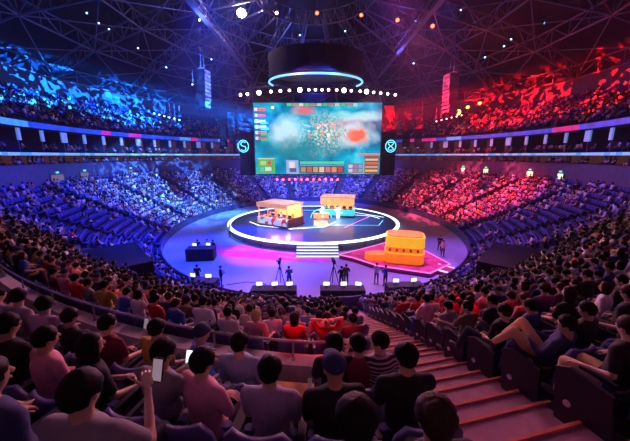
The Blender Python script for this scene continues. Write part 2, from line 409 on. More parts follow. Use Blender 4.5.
for key,a in dict(
    lap=('lap','short'), lapl=('lap_long','short'), arm=('armrest','short'), fwd=('forward','short'), phone=('phone','short'), raise_=('raise','short'),
    face=('hand_face','crop'), left=('look_left','short'), right=('look_right','curly'), cross=('crossed','short'), slump=('slump','short'), hh=('hands_head','short'),
    girl=('lap','long',True), girl2=('armrest','bob',True), girl3=('hand_face','bun',True), girlp=('phone','long',True), capb=('look_left','cap'), reach=('reach_left','curly'),
    recl=('reclined','short'), stand=('stand','short'), clap=('clap','short'), curly=('lap','curly'), capm=('lap','cap')).items():
    VAR[key]=make_person(a[0],a[1],female=len(a)>2, cap='navy top' if a[1]=='cap' else None)
PTEMPL=list(VAR.keys())
def strip_template(o):                           # templates are unlinked; copies are linked
    for ch in list(o.children): strip_template(ch)
    COL.objects.unlink(o)
CHILD={k:list(VAR[k].children) for k in VAR}
for k in VAR: strip_template(VAR[k])
def spawn(var, loc, rz, cloth='grey tee', skin=0, hairm=None, trousers=None, scale=1.0, label='', group=None, name='person'):
    src=VAR[var]; r=src.copy(); COL.objects.link(r); r.name=name; r.location=loc; r.rotation_euler=(0,0,rz); r.scale=(scale,)*3
    setmat(r,SKIN[skin]); r['label']=label; r['category']='person'
    if group: r['group']=group
    for ch in CHILD[var]:
        c=ch.copy(); COL.objects.link(c); c.parent=r
        if ch.name.startswith('shirt'): setmat(c,CM[cloth])
        elif ch.name.startswith('trousers') and trousers: setmat(c,TR[trousers])
        elif ch.name.startswith('hair') and hairm: setmat(c,HAIR[hairm])
    return r

# ------------------------------------------------------------------ seats
def make_seat():
    root=empty('arena_seat')
    def shell(w,h,thk,n=6,m=7,bend=.05):
        mb=MB(); vs=[];
        for side in (0,1):
            for j in range(m+1):
                for i in range(n+1):
                    u=i/n*2-1; v=j/m; ww=w/2*(1 if v<.75 else math.sqrt(max(0,1-((v-.75)/.25)**2*.55)))
                    vs.append((u*ww,-side*thk-bend*(1-u*u)+.0,v*h))
        N=(n+1)*(m+1); fs=[]
        for j in range(m):
            for i in range(n):
                a=j*(n+1)+i; fs.append((a,a+1,a+n+2,a+n+1)); fs.append((N+a,N+a+n+1,N+a+n+2,N+a+1))
        for j in range(m):
            a=j*(n+1); fs.append((a,a+n+1,N+a+n+1,N+a)); a+=n; fs.append((a,N+a,N+a+n+1,a+n+1))
        for i in range(n):
            a=i; fs.append((a,N+a,N+a+1,a+1)); a=m*(n+1)+i; fs.append((a,a+1,N+a+1,N+a))
        mb.add(vs,fs); return mb
    o=shell(.535,.60,.05).build('backrest',M['seat_blue'],root,True,(0,-.23,.40)); o.rotation_euler=(R(10),0,0)
    MB().rbox((0,0,0),(.46,.48,.075),.035,0,3,rx=R(90)).build('seat_pan',M['seat_blue'],root,False,(0,.0,.39))
    for sx in (-1,1):
        MB().box((sx*.268,.04,.64),(.045,.32,.035)).build('armrest',M['arm'],root)
    b=MB(); b.box((-.255,-.06,.32),(.03,.10,.62)); b.box((.255,-.06,.32),(.03,.10,.62)); b.box((0,-.06,.36),(.5,.05,.04)); b.build('seat_bracket',M['dark_steel'],root)
    return root
SEAT=make_seat(); SEATKIDS=list(SEAT.children); strip_template(SEAT)
def spawn_seat(loc, rz, label, group=None, kids=True):
    r=SEAT.copy(); COL.objects.link(r); r.location=loc; r.rotation_euler=(0,0,rz); r['label']=label; r['category']='seat'
    if group: r['group']=group
    for ch in SEATKIDS:
        c=ch.copy(); COL.objects.link(c); c.parent=r
    return r
# ------------------------------------------------------------------ bulk meshes (uncountable crowd and seats)
def arr(me):
    me.calc_loop_triangles(); v=np.empty(len(me.vertices)*3,np.float32); me.vertices.foreach_get('co',v)
    t=np.empty(len(me.loop_triangles)*3,np.int32); me.loop_triangles.foreach_get('vertices',t)
    return v.reshape(-1,3), t.reshape(-1,3)
def deci(me, n):
    o=bpy.data.objects.new('t',me); COL.objects.link(o)
    me.calc_loop_triangles(); k=len(me.loop_triangles)
    w=o.modifiers.new('w','WELD'); w.merge_threshold=.004
    d=o.modifiers.new('d','DECIMATE'); d.ratio=min(1,n/k)
    dg=bpy.context.evaluated_depsgraph_get(); m2=bpy.data.meshes.new_from_object(o.evaluated_get(dg)); a=arr(m2)
    bpy.data.objects.remove(o); bpy.data.meshes.remove(m2); return a
def lod(var, nb, ns, nt, nh):
    parts=[('skin',)+deci(VAR[var].data,nb)]
    for ch in CHILD[var]:
        if ch.name.startswith('shirt'): parts.append(('cloth',)+deci(ch.data,ns))
        elif ch.name.startswith('trousers'): parts.append(('trousers',)+deci(ch.data,nt))
        elif ch.name.startswith(('hair','cap')): parts.append(('hair',)+deci(ch.data,nh))
    return parts
CKEYS=[k for k in CM if k!='striped tee']
BM_MATS=SKIN+[HAIR['black'],HAIR['dark brown'],TR['dark'],TR['khaki']]+[CM[k] for k in CKEYS]
def bulk(name, places, lods, mats_pick, parent=None):
    """places: (x,y,z,rz,scale); one object for a crowd nobody could count"""
    V=[];T=[];MI=[];o=0
    for (x,y,z,rz,sc) in places:
        parts=random.choice(lods); c,s=math.cos(rz)*sc,math.sin(rz)*sc
        sk,hr,tr,cl=mats_pick()
        mid=dict(skin=sk,hair=hr,trousers=tr,cloth=cl)
        for (kind,v,t) in parts:
            vv=np.empty_like(v); vv[:,0]=v[:,0]*c-v[:,1]*s+x; vv[:,1]=v[:,0]*s+v[:,1]*c+y; vv[:,2]=v[:,2]*sc+z
            V.append(vv);T.append(t+o);MI.append(np.full(len(t),mid[kind],np.int32)); o+=len(v)
    V=np.concatenate(V);T=np.concatenate(T);MI=np.concatenate(MI)
    return rawmesh(name,V,T,MI,BM_MATS)
def rawmesh(name,V,T,MI,mats):
    me=bpy.data.meshes.new(name); me.vertices.add(len(V)); me.vertices.foreach_set('co',V.astype(np.float32).ravel())
    me.loops.add(T.size); me.loops.foreach_set('vertex_index',T.astype(np.int32).ravel())
    me.polygons.add(len(T)); me.polygons.foreach_set('loop_start',np.arange(0,T.size,3,dtype=np.int32)); 
    for m in mats: me.materials.append(m)
    me.polygons.foreach_set('material_index',MI.astype(np.int32)); me.update(calc_edges=True); me.validate()
    return link(name,me)
dark_w=dict(zip(CKEYS,[5,2.6,3,2.5,1.2,1.3,1.4,.5,1,.8,.4,.8,.6]))
wts=[dark_w[k] for k in CKEYS]
def pick():
    ci=random.choices(range(len(CKEYS)),wts)[0]
    return random.choices([0,1,2],[5,4,2])[0], 3+(random.random()<.2), 5+(random.random()<.15), 7+ci

# ------------------------------------------------------------------ setting: floor, terraces, walls, roof
fl=MB(); pts=[bowl(2*PI*i/96,.25) for i in range(96)]
fl.add([(x,y,0) for x,y in pts],[tuple(range(96))]); struct(fl.build('floor',M['floor']))
NT=300
def tgrid():
    return [2*PI*i/NT for i in range(NT+1)]
te=MB()
ts=tgrid()
for side in range(NT):
    t0,t1=ts[side],ts[side+1]; tm=(t0+t1)/2; n=nrows(tm)
    for k in range(n):
        d0=rowd(k)-.45; d1=d0+DEP; z=rowz(k); zb=rowz(k-1) if k else 0
        a,b=bowl(t0,d0),bowl(t1,d0); c,d=bowl(t1,d1),bowl(t0,d1)
        te.add([(*a,zb),(*b,zb),(*b,z),(*a,z),(*c,z),(*d,z)],[(0,1,2,3),(3,2,4,5)])
struct(te.build('floor_seating_terrace',M['terrace']))
def band(name, d0, z0, d1, z1, m, ta=None, tb=None, n=120, kind='structure', segs=None, mats=None):
    """vertical or sloping ring band following the bowl between t=ta..tb (through the far end)"""
    ta=T_END if ta is None else ta; tb=2*PI-T_END if tb is None else tb
    mb=MB()
    for i in range(n):
        t0=ta+(tb-ta)*i/n; t1=ta+(tb-ta)*(i+1)/n
        mi=0 if segs is None else segs(i)
        mb.add([(*bowl(t0,d0),z0),(*bowl(t1,d0),z0),(*bowl(t1,d1),z1),(*bowl(t0,d1),z1)],[(0,1,2,3)],mi)
    o=mb.build(name, mats or m)
    if kind: o['kind']=kind
    return o
DW=rowd(NSIDE)-.45                    # facade distance
ZB=rowz(NSIDE-1)
band('wall_concourse',DW,ZB-.1,DW,8.8,M['facade'])
band('trim_1',DW,8.8,DW+3.2,8.8,M['slab'])
band('trim_2',DW,8.8,DW,9.0,M['slab'])
# suite level floors, back walls and ribbons
band('floor_lower_suites',DW+.0,9.0,DW+3.2,9.0,M['slab'])
band('wall_lower_suites',DW+3.2,9.0,DW+3.2,10.0,M['suite_back_glow'])
for zz,nm in ((10.0,'floor_upper_suites'),):
    band(nm+'_underside',DW-.3,zz,DW+3.2,zz,M['slab']); band(nm,DW-.3,zz+.35,DW+3.2,zz+.35,M['slab'])
band('wall_upper_suites',DW+3.2,10.35,DW+3.2,12.9,M['suite_back_glow'])
band('ceiling_upper_suites',DW-.5,12.95,DW+3.2,12.95,M['slab'])
rb=random.Random(3)
o=band('led_ribbon',DW-.32,10.02,DW-.32,10.33,None,n=180,kind=None,segs=lambda i: 0 if rb.random()<.8 else 1,mats=[M['ribbon_white'],M['ribbon_bright']])
tag(o,'thin pale blue lit strip around the arena at the edge of the suite balcony','light strip')
seq=[]
while len(seq)<200: seq+= [rb.choices([0,1,2],[6,3,1.6])[0]]*rb.randint(2,7)
o=band('led_ribbon',DW-.52,13.0,DW-.52,13.62,None,n=180,kind=None,segs=lambda i: seq[i],mats=[M['ribbon_blue'],M['ribbon_bright'],M['ribbon_pink']])
tag(o,'broad blue and pink advertising ribbon screen below the upper tier','ribbon screen')
band('trim_3',DW-.5,13.72,DW+.6,13.72,M['slab'])
# upper tier
UD0=DW+.4; UR=13; UDEP=.80; URISE=.42; UZ0=13.75
ut=MB()
for i in range(140):
    t0=T_END+(2*PI-2*T_END)*i/140; t1=T_END+(2*PI-2*T_END)*(i+1)/140
    for k in range(UR):
        d0=UD0+UDEP*k; d1=d0+UDEP; z=UZ0+URISE*k; zb=z-URISE if k else UZ0-.05
        a,b=bowl(t0,d0),bowl(t1,d0); c,d=bowl(t1,d1),bowl(t0,d1)
        ut.add([(*a,zb),(*b,zb),(*b,z),(*a,z),(*c,z),(*d,z)],[(0,1,2,3),(3,2,4,5)])
struct(ut.build('floor_upper_tier',M['terrace']))
UZT=UZ0+URISE*(UR-1); UDT=UD0+UDEP*UR
band('wall_upper_tier',UDT,UZT-.3,UDT+.4,UZT+3.6,M['facade'])
# end walls of the side tiers and the tall wall behind the near block
for nm,t in (('wall_left',2*PI-T_END),('wall_right',T_END)):
    mb=MB(); a=bowl(t,DW); b=bowl(t,UDT+.4); mb.add([(*a,ZB-1),(*b,ZB-1),(*b,UZT+3),(*a,13.7)],[(0,1,2,3)]); struct(mb.build(nm,M['slab']))
band('wall_back',rowd(NNEAR)-.45,rowz(NNEAR-1)-.1,rowd(NNEAR)-.4,25,M['slab'],-T_END,T_END,60)
# roof dome
RA,RB_,RC=AX+UDT+.4,AY+UDT+.4,CY
def dome(r,t): 
    return (RA*r*math.sin(t), RC-RB_*r*math.cos(t), UZT+3.6+ (33-UZT-3.6)*(1-r*r)**.75)
cm=MB()
for i in range(72):
    for j in range(10):
        r0,r1=j/10,(j+1)/10; t0,t1=2*PI*i/72,2*PI*(i+1)/72
        q=[dome(r0,t0),dome(r1,t0),dome(r1,t1),dome(r0,t1)]
        cm.add(q,[(0,1,2,3)] if j else [(0,1,2)])
struct(cm.build('ceiling',M['ceiling']))
# front barrier round the floor
bb=MB()
for i in range(NT):
    t0,t1=ts[i],ts[i+1]
    bb.add([(*bowl(t0,.12),0),(*bowl(t1,.12),0),(*bowl(t1,.12),.95),(*bowl(t0,.12),.95),(*bowl(t1,.2),.95),(*bowl(t0,.2),.95),(*bowl(t1,.2),0),(*bowl(t0,.2),0)],[(0,1,2,3),(3,2,4,5),(5,4,6,7)])
tag(bb.build('barrier',M['seat_dark']),'low dark barrier running around the edge of the event floor','barrier')

# suite partitions: each a pale lit column with a wall behind it
nP=46
for i in range(nP):
    t=T_END+.03+(2*PI-2*T_END-.06)*i/(nP-1)
    if abs(t-PI)<.20: continue
    a=bowl(t,DW-.05); b=bowl(t,DW+3.1)
    ang=math.atan2(b[1]-a[1],b[0]-a[0])
    side='left' if t>PI else 'right'
    n_=(i+1) if side=='right' else (nP-i)
    r=empty('suite_partition',(a[0],a[1],10.35),ang,'pale lit partition between suites on the %s side, %s one from the near end'%(side,ORD[n_-1]),'partition','suite partitions')
    MB().box((1.65,0,1.27),(2.9,.12,2.54)).build('side_wall',M['slab'],r)
    w=.42 if i%4 else .9
    MB().box((.1,0,1.27+.62),(.18,w,1.25)).build('lit_column',M['suite_post_glow'],r)
# lit service doors in the concourse wall
def wallpt(px,z):
    # intersection of the pixel column with the facade (used only to read positions off the photograph)
    dx=(px-315)/290.2; best=None
    for i in range(2000):
        t=T_END+(2*PI-2*T_END)*i/2000; x,y=bowl(t,DW-.03)
        e=abs(x/ y-dx*1.0) if y>0 else 9
        if best is None or e<best[0]: best=(e,t,x,y)
    return best[1]
k=0
for px,lit,w in ((458,1,.8),(480,1,1.0),(523,1,1.2),(553,1,1.0),(137,0,.9),(92,0,1.5),(65,0,2.2)):
    t=wallpt(px,7); x,y=bowl(t,DW-.06); x2,y2=bowl(t,DW+1); ang=math.atan2(y2-y,x2-x)-PI/2
    k+=1
    r=empty('exit_doorway',(x,y,ZB),ang,('%s lit exit doorway above the %s side stand, %s from the screen'%('pale' if lit else 'dim brown','right' if px>315 else 'left',ORD[{458:0,480:1,523:2,553:3,137:0,92:1,65:2}[px]])),'doorway','exit doorways')
    MB().box((0,0,.85),(w,.06,1.7)).build('door_panel',M['exit_lit'] if lit else M['door_lit'],r)
    fr=MB(); fr.box((-w/2-.06,0,.9),(.12,.12,1.8)); fr.box((w/2+.06,0,.9),(.12,.12,1.8)); fr.box((0,0,1.78),(w+.24,.12,.12)); fr.build('door_frame',M['slab'],r)
    MB().box((0,-.08,1.98),(.45,.06,.2)).build('exit_sign',mat('sign_green_%d'%k,(.1,.8,.5),emis=(.1,.9,.5),es=1.2,var=0),r)
# long blue banner on the right concourse wall, small strip of letters is unreadable
# roof trusses
def truss(mb, a, b, h, n, r=.09, w=0):
    a=Vector(a);b=Vector(b); up=Vector((0,0,h))
    mb.tube(a,b,r,r,6); mb.tube(a+up,b+up,r,r,6)
    for i in range(n):
        p=a.lerp(b,i/n); q=a.lerp(b,(i+1)/n); mb.tube(p,q+up if i%2==0 else q,r*.6,r*.6,5) if i%2==0 else mb.tube(p+up,q,r*.6,r*.6,5)
        mb.tube(p,p+up,r*.5,r*.5,5)
def dpt(r,t,dz): x,y,z=dome(r,t); return (x,y,z-dz)
nR=20
for i in range(nR):
    t=2*PI*(i+.5)/nR
    if math.cos(t)>.55: continue
    mb=MB()
    for j in range(4):
        r0=.18+.76*j/4; r1=.18+.76*(j+1)/4
        truss(mb,dpt(r0,t,3.2),dpt(r1,t,3.2),1.9,5,.13)
    struct(mb.build('trim_roof_truss',M['steel']))
for r in (.18,.37,.56,.75,.93):
    mb=MB()
    for i in range(nR):
        t0=2*PI*(i+.5)/nR; t1=2*PI*(i+1.5)/nR
        if math.cos((t0+t1)/2)>.6: continue
        a=Vector(dpt(r,t0,3.2)); b=Vector(dpt(r,t1,3.2)); truss(mb,a,b,1.9,4,.11)
    struct(mb.build('trim_roof_ring',M['steel']))
for i in range(nR):                    # diagonal bracing
    t0=2*PI*(i+.5)/nR; t1=2*PI*(i+1.5)/nR
    if math.cos((t0+t1)/2)>.5: continue
    mb=MB()
    for ra,rb2 in ((.37,.56),(.56,.75),(.75,.93)):
        mb.tube(dpt(ra,t0,3.2),dpt(rb2,t1,3.2),.07,.07,5); mb.tube(dpt(ra,t1,3.2),dpt(rb2,t0,3.2),.07,.07,5)
    struct(mb.build('trim_roof_brace',M['steel']))
# catwalks
for xx in (-13,13):
    mb=MB(); mb.box((xx,44,25.6),(.6,44,.08)); 
    for sx in (-.3,.3):
        mb.tube((xx+sx,22,26.6),(xx+sx,66,26.6),.05)
        for q in range(12): mb.tube((xx+sx,22+q*4,25.6),(xx+sx,22+q*4,26.6),.035)
        for q in range(4): mb.tube((xx+sx,26+q*12,26.6),(xx+sx,26+q*12,30),.04)
    struct(mb.build('trim_catwalk',M['steel']))
# ------------------------------------------------------------------ stage
SX,SY,SR,SH=-.2,41.7,11.9,1.0
st=empty('stage',(SX,SY,0),0,'round raised stage with a glowing white rim in the middle of the floor','stage')
def circ(r,n=96,a0=0): return [(r*math.cos(a0+2*PI*i/n),r*math.sin(a0+2*PI*i/n)) for i in range(n)]
MB().poly(circ(SR-.35),0,SH-.06,0).build('riser',M['stage_side'],st)
MB().poly(circ(SR-.5),SH-.06,SH,0).build('deck',M['stage_dark'],st)
def ringmesh(r0,r1,z0,z1,n=96):
    mb=MB()
    for i in range(n):
        a,b=2*PI*i/n,2*PI*(i+1)/n; ca,sa,cb,sb=math.cos(a),math.sin(a),math.cos(b),math.sin(b)
        vs=[]
        for (c,s) in ((ca,sa),(cb,sb)):
            vs+=[(r0*c,r0*s,z0),(r1*c,r1*s,z0),(r1*c,r1*s,z1),(r0*c,r0*s,z1)]
        mb.add(vs,[(0,1,5,4),(1,2,6,5),(2,3,7,6),(3,0,4,7)])
    return mb
ringmesh(SR-.42,SR,SH-.12,SH+.03).build('rim_light',M['white_led'],st)
ringmesh(SR-.02,SR+.05,.05,.16).build('base_rim',M['stage_side'],st)
for a in range(0,360,15):
    MB().box(((SR-.3)*math.cos(R(a)),(SR-.3)*math.sin(R(a)),.45),(.12,.12,.8),rz=R(a)).build('riser_post',M['dark_steel'],st)
# angular light lines in the deck round the two booths
def line(pts,w=.10,z=SH+.012,m='white_led',nm='deck_line'):
    mb=MB()
    for a,b in zip(pts[:-1],pts[1:]):
        mb.box(((a[0]+b[0])/2,(a[1]+b[1])/2,z),(math.dist(a,b)+w,w,.012),rz=math.atan2(b[1]-a[1],b[0]-a[0]))
    mb.build(nm,M[m],st)
line([(-8.8,-1.5),(-7.2,-3.6),(-2.8,-5.6),(1.4,-4.4),(3.0,-1.6)],.16)
line([(-7.0,-3.2),(-2.9,-5.1),(1.2,-3.9)],.08,m='cyan_led')
line([(2.0,-3.4),(8.6,-3.6),(9.8,-.6)],.10,m='cyan_led')
line([(5.2,3.8),(8.8,2.6),(9.6,.8)],.13)
line([(4.0,-4.8),(8.5,2.4)],.10,m='pink_led')
line([(6.4,5.8),(10.4,1.8)],.16)
line([(-3,7.5),(3,7.5)],.14,m='cyan_led')
# warm emissive patch on the deck between the booths
MB().box((1.0,-2.2,SH+.008),(1.9,3.2,.012)).build('deck_patch',M['warm_panel'],st)
# central lit arch and hologram table between the booths
ar=empty('light_arch',(.9,43.0,SH),0,'low glowing arch standing between the two player booths','arch')
mb=MB(); q=[(1.5*math.cos(R(a)),0,1.3*math.sin(R(a))) for a in range(0,181,12)]; mb.path(q,.05); mb.build('arch_tube',M['cyan_led'],ar)
MB().box((0,0,.35),(2.2,.5,.7)).build('plinth',M['warm_panel'],ar)

# front stairs
fs=empty('stage_stairs',(.25,29.3,0),0,'broad lit white stairs up to the front of the round stage','stairs')
for i in range(5):
    MB().box((0,-.55+.38*i-.19,.1+.2*i-.1),(4.3,.38,.2*1)).build('step',M['stage_side'],fs)
    MB().box((0,-.55+.38*i-.385,.1+.2*i),(4.3,.02,.15)).build('step_light',M['step_led'],fs)
    if i: MB().box((0,-.55+.38*i-.19,(.2*i)/2-.02),(4.3,.38,.2*i-.05)).build('step_base',M['stage_side'],fs)
# player booths
def booth(name,x,y,rz,label,teal):
    r=empty(name,(x,y,SH),rz,label,'player booth')
    W,Dp,Hh=4.7,3.3,2.85
    MB().box((0,0,.12),(W+.5,Dp+.5,.24)).build('plinth',M['booth_frame'],r)
    pm=M['booth_teal'] if teal else M['booth_panel']
    MB().rbox((0,-Dp/2-.1,.66),(W+.3,.14,.88),.08).build('front_panel',pm,r)
    mb=MB(); mb.box((-W/2-.12,0,.66),(.12,Dp+.2,.88)); mb.build('side_panel',pm,r)
    mb=MB(); mb.box((W/2+.12,0,.66),(.12,Dp+.2,.88)); mb.build('side_panel',M['booth_frame'] if not teal else pm,r)
    mb=MB()
    for px_ in (-W/2,-W/6,W/6,W/2):
        for py_ in (-Dp/2,Dp/2): mb.box((px_,py_,1.55),(.10,.10,2.6))
    mb.box((0,-Dp/2,2.78),(W+.1,.12,.12)); mb.box((0,Dp/2,2.78),(W+.1,.12,.12)); mb.build('frame',M['booth_roof_glow'],r)
    MB().box((0,0,Hh+.08),(W+.45,Dp+.45,.16)).build('roof',M['booth_roof_glow'],r)
    g=MB(); g.rbox((0,-Dp/2-.22,2.66 if not teal else 2.35),(W+.3,.08,.42 if not teal else .95),.05); g.build('header_panel',M['warm_panel'] if teal else M['booth_roof_glow'],r)
    MB().box((0,Dp/2-.08,1.45),(W-.2,.06,2.4)).build('back_panel',M['warm_panel'],r)  # orange interior glow put into this panel's emission
    MB().box((0,-Dp/2+.02,1.72),(W-.2,.02,1.2)).build('window_glass',M['glass'],r)
    MB().box((0,-.45,1.0),(W-.3,.6,.06)).build('desk',M['dark'],r)
    return r
bA=booth('player_booth',-4.6,39.0,R(-33),'left player booth with white and red front panels under an orange roof',False)
bB=booth('player_booth',3.6,45.4,R(-10),'right player booth with a glowing teal front and an orange header panel',True)
for bo,side in ((bA,'left'),(bB,'right')):
    for i in range(5):
        lx=-1.9+.95*i; m3=Matrix.Rotation(bo.rotation_euler.z,3,'Z'); w=m3@Vector((lx,.35,.24))
        seated_label='person with headset seated at the %s desk place in the %s player booth'%(['far left','second','middle','fourth','far right'][i],side)
        PL=spawn('fwd',(bo.location.x+w.x,bo.location.y+w.y,SH+.28),bo.rotation_euler.z+PI,'white tee' if side=='left' else 'pale blue shirt',0,label=seated_label,group=None)
        w=m3@Vector((lx,-.45,1.03)); q=empty('monitor',(bo.location.x+w.x,bo.location.y+w.y,SH+w.z),bo.rotation_euler.z,'monitor on the desk before the %s player in the %s booth'%(['far left','second','middle','fourth','far right'][i],side),'monitor','game monitors')
        MB().box((0,0,.26),(.55,.04,.32)).build('screen',M['dark'],q); MB().box((0,0,.05),(.06,.06,.1)).build('stand',M['dark'],q)
# two white figures shown on the right booth's front, added as glowing solid shapes
for x,lab in ((1.1,'glowing white figure at the left end of the teal booth front'),(3.4,'glowing white figure in front of the teal booth')):
    mb=MB(); mb.cap((0,0,.2),(0,0,1.0),.28,.18); mb.ell((0,0,1.35),.24); mb.cap((-.12,0,.9),(-.55,0,1.25),.1,.06); mb.cap((.12,0,.9),(.6,0,.75),.1,.06)
    o=mb.build('glow_figure',M['white_led'],None,True,(x,43.0,SH)); tag(o,lab,'glow_figure')

# ------------------------------------------------------------------ floor graphics, runway and orange booth
cg=MB(); cg.poly([(-12.4,30.2),(-9.5,28.9),(-4.0,27.6),(-.5,26.9),(2.2,27.0),(1.6,28.0),(-2.4,29.3),(-6,31.0),(-8,32.4),(-12.0,32.6)],.002,.012)
tag(cg.build('floor_carpet',M['magenta_floor']),'magenta carpet with orange print lying left of the stage stairs','carpet')
og=MB()
for (x,y,w,h,a) in ((-8.6,30.6,3.8,.35,.05),(-1.6,28.0,2.6,.3,-.2),(-3.2,28.6,1.6,.25,-.1),(-7.6,31.1,2.6,.25,-.12),(-5.2,30.2,1.6,.3,.1),(-9.6,31.3,1.4,.2,.2)): og.box((x,y,.016),(w,h,.006),rz=a)
tag(og.build('carpet_print',M['orange_print'],None),'orange swirls printed on the magenta carpet left of the stairs','carpet print')
rw=empty('side_runway',(0,0,0),0,'low red side stage with pink edge lights right of the stage stairs','platform')
P5=[(-.8+3.2,28.0),(3.6,27.2),(5.6,25.0),(9.6,23.3),(12.2,25.4),(11.2,29.6),(9.2,33.2),(6.0,30.6)]
MB().poly(P5,0,.42,0,0).build('runway_deck',M['red_carpet'],rw)
mb=MB()
for a,b in zip(P5,P5[1:]+P5[:1]): mb.box(((a[0]+b[0])/2,(a[1]+b[1])/2,.40),(math.dist(a,b),.10,.07),rz=math.atan2(b[1]-a[1],b[0]-a[0]))
mb.build('edge_light',M['pink_led'],rw)
mb=MB()
for a,b in zip(P5,P5[1:]+P5[:1]): mb.box(((a[0]+b[0])/2,(a[1]+b[1])/2,.18),(math.dist(a,b)*.98,.04,.34),rz=math.atan2(b[1]-a[1],b[0]-a[0]))
mb.build('skirt',M['booth_frame'],rw)
rp=empty('ramp',(11.9,24.3,0),R(-20),'small red ramp with white edge strips at the right end of the side stage','ramp')
mb=MB(); mb.prism([(-1.1,0),(1.3,0),(-1.1,.42)],(0,0,0),.75); mb.build('ramp_surface',M['red_carpet'],rp)
for s in (-.78,.78):
    mb=MB(); mb.prism([(-1.1,.36),(1.3,-.02),(1.3,.05),(-1.1,.46)],(0,s,0),.05); mb.build('edge_light',M['step_led'],rp)
yb=empty('orange_pavilion',(8.35,26.6,.42),R(-14),'yellow and orange glowing rounded pavilion on the red side stage','pavilion')
def rrect(w,d,r,seg=6):
    pts=[]
    for cx,cy,a0 in((w/2-r,d/2-r,0),(-w/2+r,d/2-r,90),(-w/2+r,-d/2+r,180),(w/2-r,-d/2+r,270)):
        for i in range(seg+1): a=R(a0+90*i/seg); pts.append((cx+r*math.cos(a),cy+r*math.sin(a)))
    return pts
MB().poly(rrect(3.5,2.6,.7),0,.95,0).build('base_drum',M['orange'],yb)
MB().poly(rrect(3.35,2.45,.65),.95,1.55,0).build('window_band',M['orange'],yb)
MB().poly(rrect(3.45,2.6,.7),1.5,2.45,0).build('upper_drum',M['yellow'],yb)
MB().poly(rrect(3.1,2.3,.6),2.45,2.55,0).build('roof_disc',M['orange'],yb)
MB().poly(rrect(3.55,2.7,.75),.90,1.0,0).build('shelf_rim',M['yellow'],yb)
random.seed(5)
for i in range(5):
    x=-1.3+.6*i; MB().rbox((x,-1.24,1.25),(.20,.05,.28),.09).build('window_pane',M['red_carpet'],yb)
lo=MB(); lo.poly(rrect(2.0,1.3,.6),0,.55); lo=lo.build('orange_bench',M['orange'],None,False,(5.75,26.9,.42)); tag(lo,'low orange rounded bench left of the orange pavilion','bench')

# ------------------------------------------------------------------ production desks, monitors, cameras, crew
def desk(x,y,w,d,h,rz,label,nmon,where):
    r=empty('production_desk',(x,y,0),rz,label,'desk')
    MB().box((0,0,h-.03),(w,d,.06)).build('desktop',M['black_cloth'],r)
    cl=MB(); n=40
    for i in range(n):
        x0=-w/2+w*i/n; x1=-w/2+w*(i+1)/n; y0=-d/2-.03*math.sin(i*1.3); y1=-d/2-.03*math.sin((i+1)*1.3)
        cl.add([(x0,y0,0),(x1,y1,0),(x1,-d/2,h-.03),(x0,-d/2,h-.03)],[(0,1,2,3)])
    for sx in (-w/2,w/2): cl.box((sx,0,h/2),(.03,d,h))
    cl.build('skirt',M['black_cloth'],r)
    m3=Matrix.Rotation(rz,3,'Z')
    for i in range(nmon):
        lx=-w/2+w*(i+.5)/nmon+random.uniform(-.1,.1); p=m3@Vector((lx,.05,h))
        q=empty('monitor',(x+p.x,y+p.y,h),rz+random.uniform(-.25,.25),'lit monitor on the %s, %s from its left end'%(where,ORD[i]),'monitor','monitors on the production desks')
        MB().rbox((0,0,.30),(.50,.04,.34),.02).build('casing',M['dark'],q); MB().box((0,-.022,.30),(.44,.006,.28)).build('screen',M['monitor'],q)
        MB().box((0,.02,.07),(.05,.03,.14)).build('stand',M['dark'],q); MB().box((0,.02,.01),(.22,.16,.02)).build('foot',M['dark'],q)
    return r
D_=[(-2.85,19.1,3.1,.9,1.05,0,'centre-left production desk'),(1.9,19.1,3.05,.9,1.05,0,'centre-right production desk'),(6.4,19.7,2.6,.9,1.05,.10,'far right production desk'),
    (-8.3,20.3,2.3,1.0,1.15,-.12,'near left production desk'),(-11.2,27.9,2.6,1.3,1.2,.1,'far left production desk')]
labs=['black skirted desk with three monitors, left of the middle of the floor','black skirted desk with three monitors, right of the middle of the floor','black skirted desk in front of the orange pavilion',
      'black skirted desk by the left barrier, nearest the crowd','black skirted desk by the left barrier, level with the stage']
for d_,lb in zip(D_,labs): desk(*d_[:6],lb,3 if d_[2]>3 else 2,d_[6])
def crew(x,y,rz,cloth,label,var='stand',z=0): spawn(var,(x,y,z),rz,cloth,random.randint(0,2),label=label)
def tripod(x,y,rz,label,hgt=1.95):
    r=empty('camera_tripod',(x,y,0),rz,label,'camera')
    for a in (90,210,330):
        l=MB(); l.tube((.07*math.cos(R(a)),.07*math.sin(R(a)),hgt-.45),(.5*math.cos(R(a)),.5*math.sin(R(a)),0),.035,.025); l.build('leg',M['dark'],r)
    MB().tube((0,0,hgt-.6),(0,0,hgt-.1),.05).build('column',M['dark'],r)
    b=MB(); b.box((0,-.05,hgt+.06),(.20,.55,.26)); b.box((0,-.30,hgt+.02),(.14,.2,.16)); b.build('camera_body',M['dark'],r)
    b=MB(); b.tube((0,.2,hgt+.06),(0,.55,hgt+.06),.09,.12,12); b.build('lens',M['dark'],r)
    b=MB(); b.tube((.1,-.2,hgt),(.22,-.6,hgt-.3),.02); b.build('pan_handle',M['steel'],r)
    MB().box((-.16,-.2,hgt+.18),(.05,.2,.14)).build('viewfinder',M['dark'],r)
    return r
tripod(-2.75,21.8,0,'broadcast camera on a tall tripod behind the centre-left desk')
tripod(1.45,21.8,.1,'broadcast camera on a tall tripod behind the centre-right desk')
crew(-2.0,21.5,.3,'blue shirt','person in a blue shirt standing beside the centre-left camera tripod')
crew(2.05,21.5,.3,'black top','person in black operating the camera behind the centre-right desk')
crew(2.45,21.9,-.3,'olive jacket','person in olive jacket standing right of the centre camera operator')
crew(5.5,21.7,.5,'blue shirt','person in a bright blue shirt behind the far right desk')
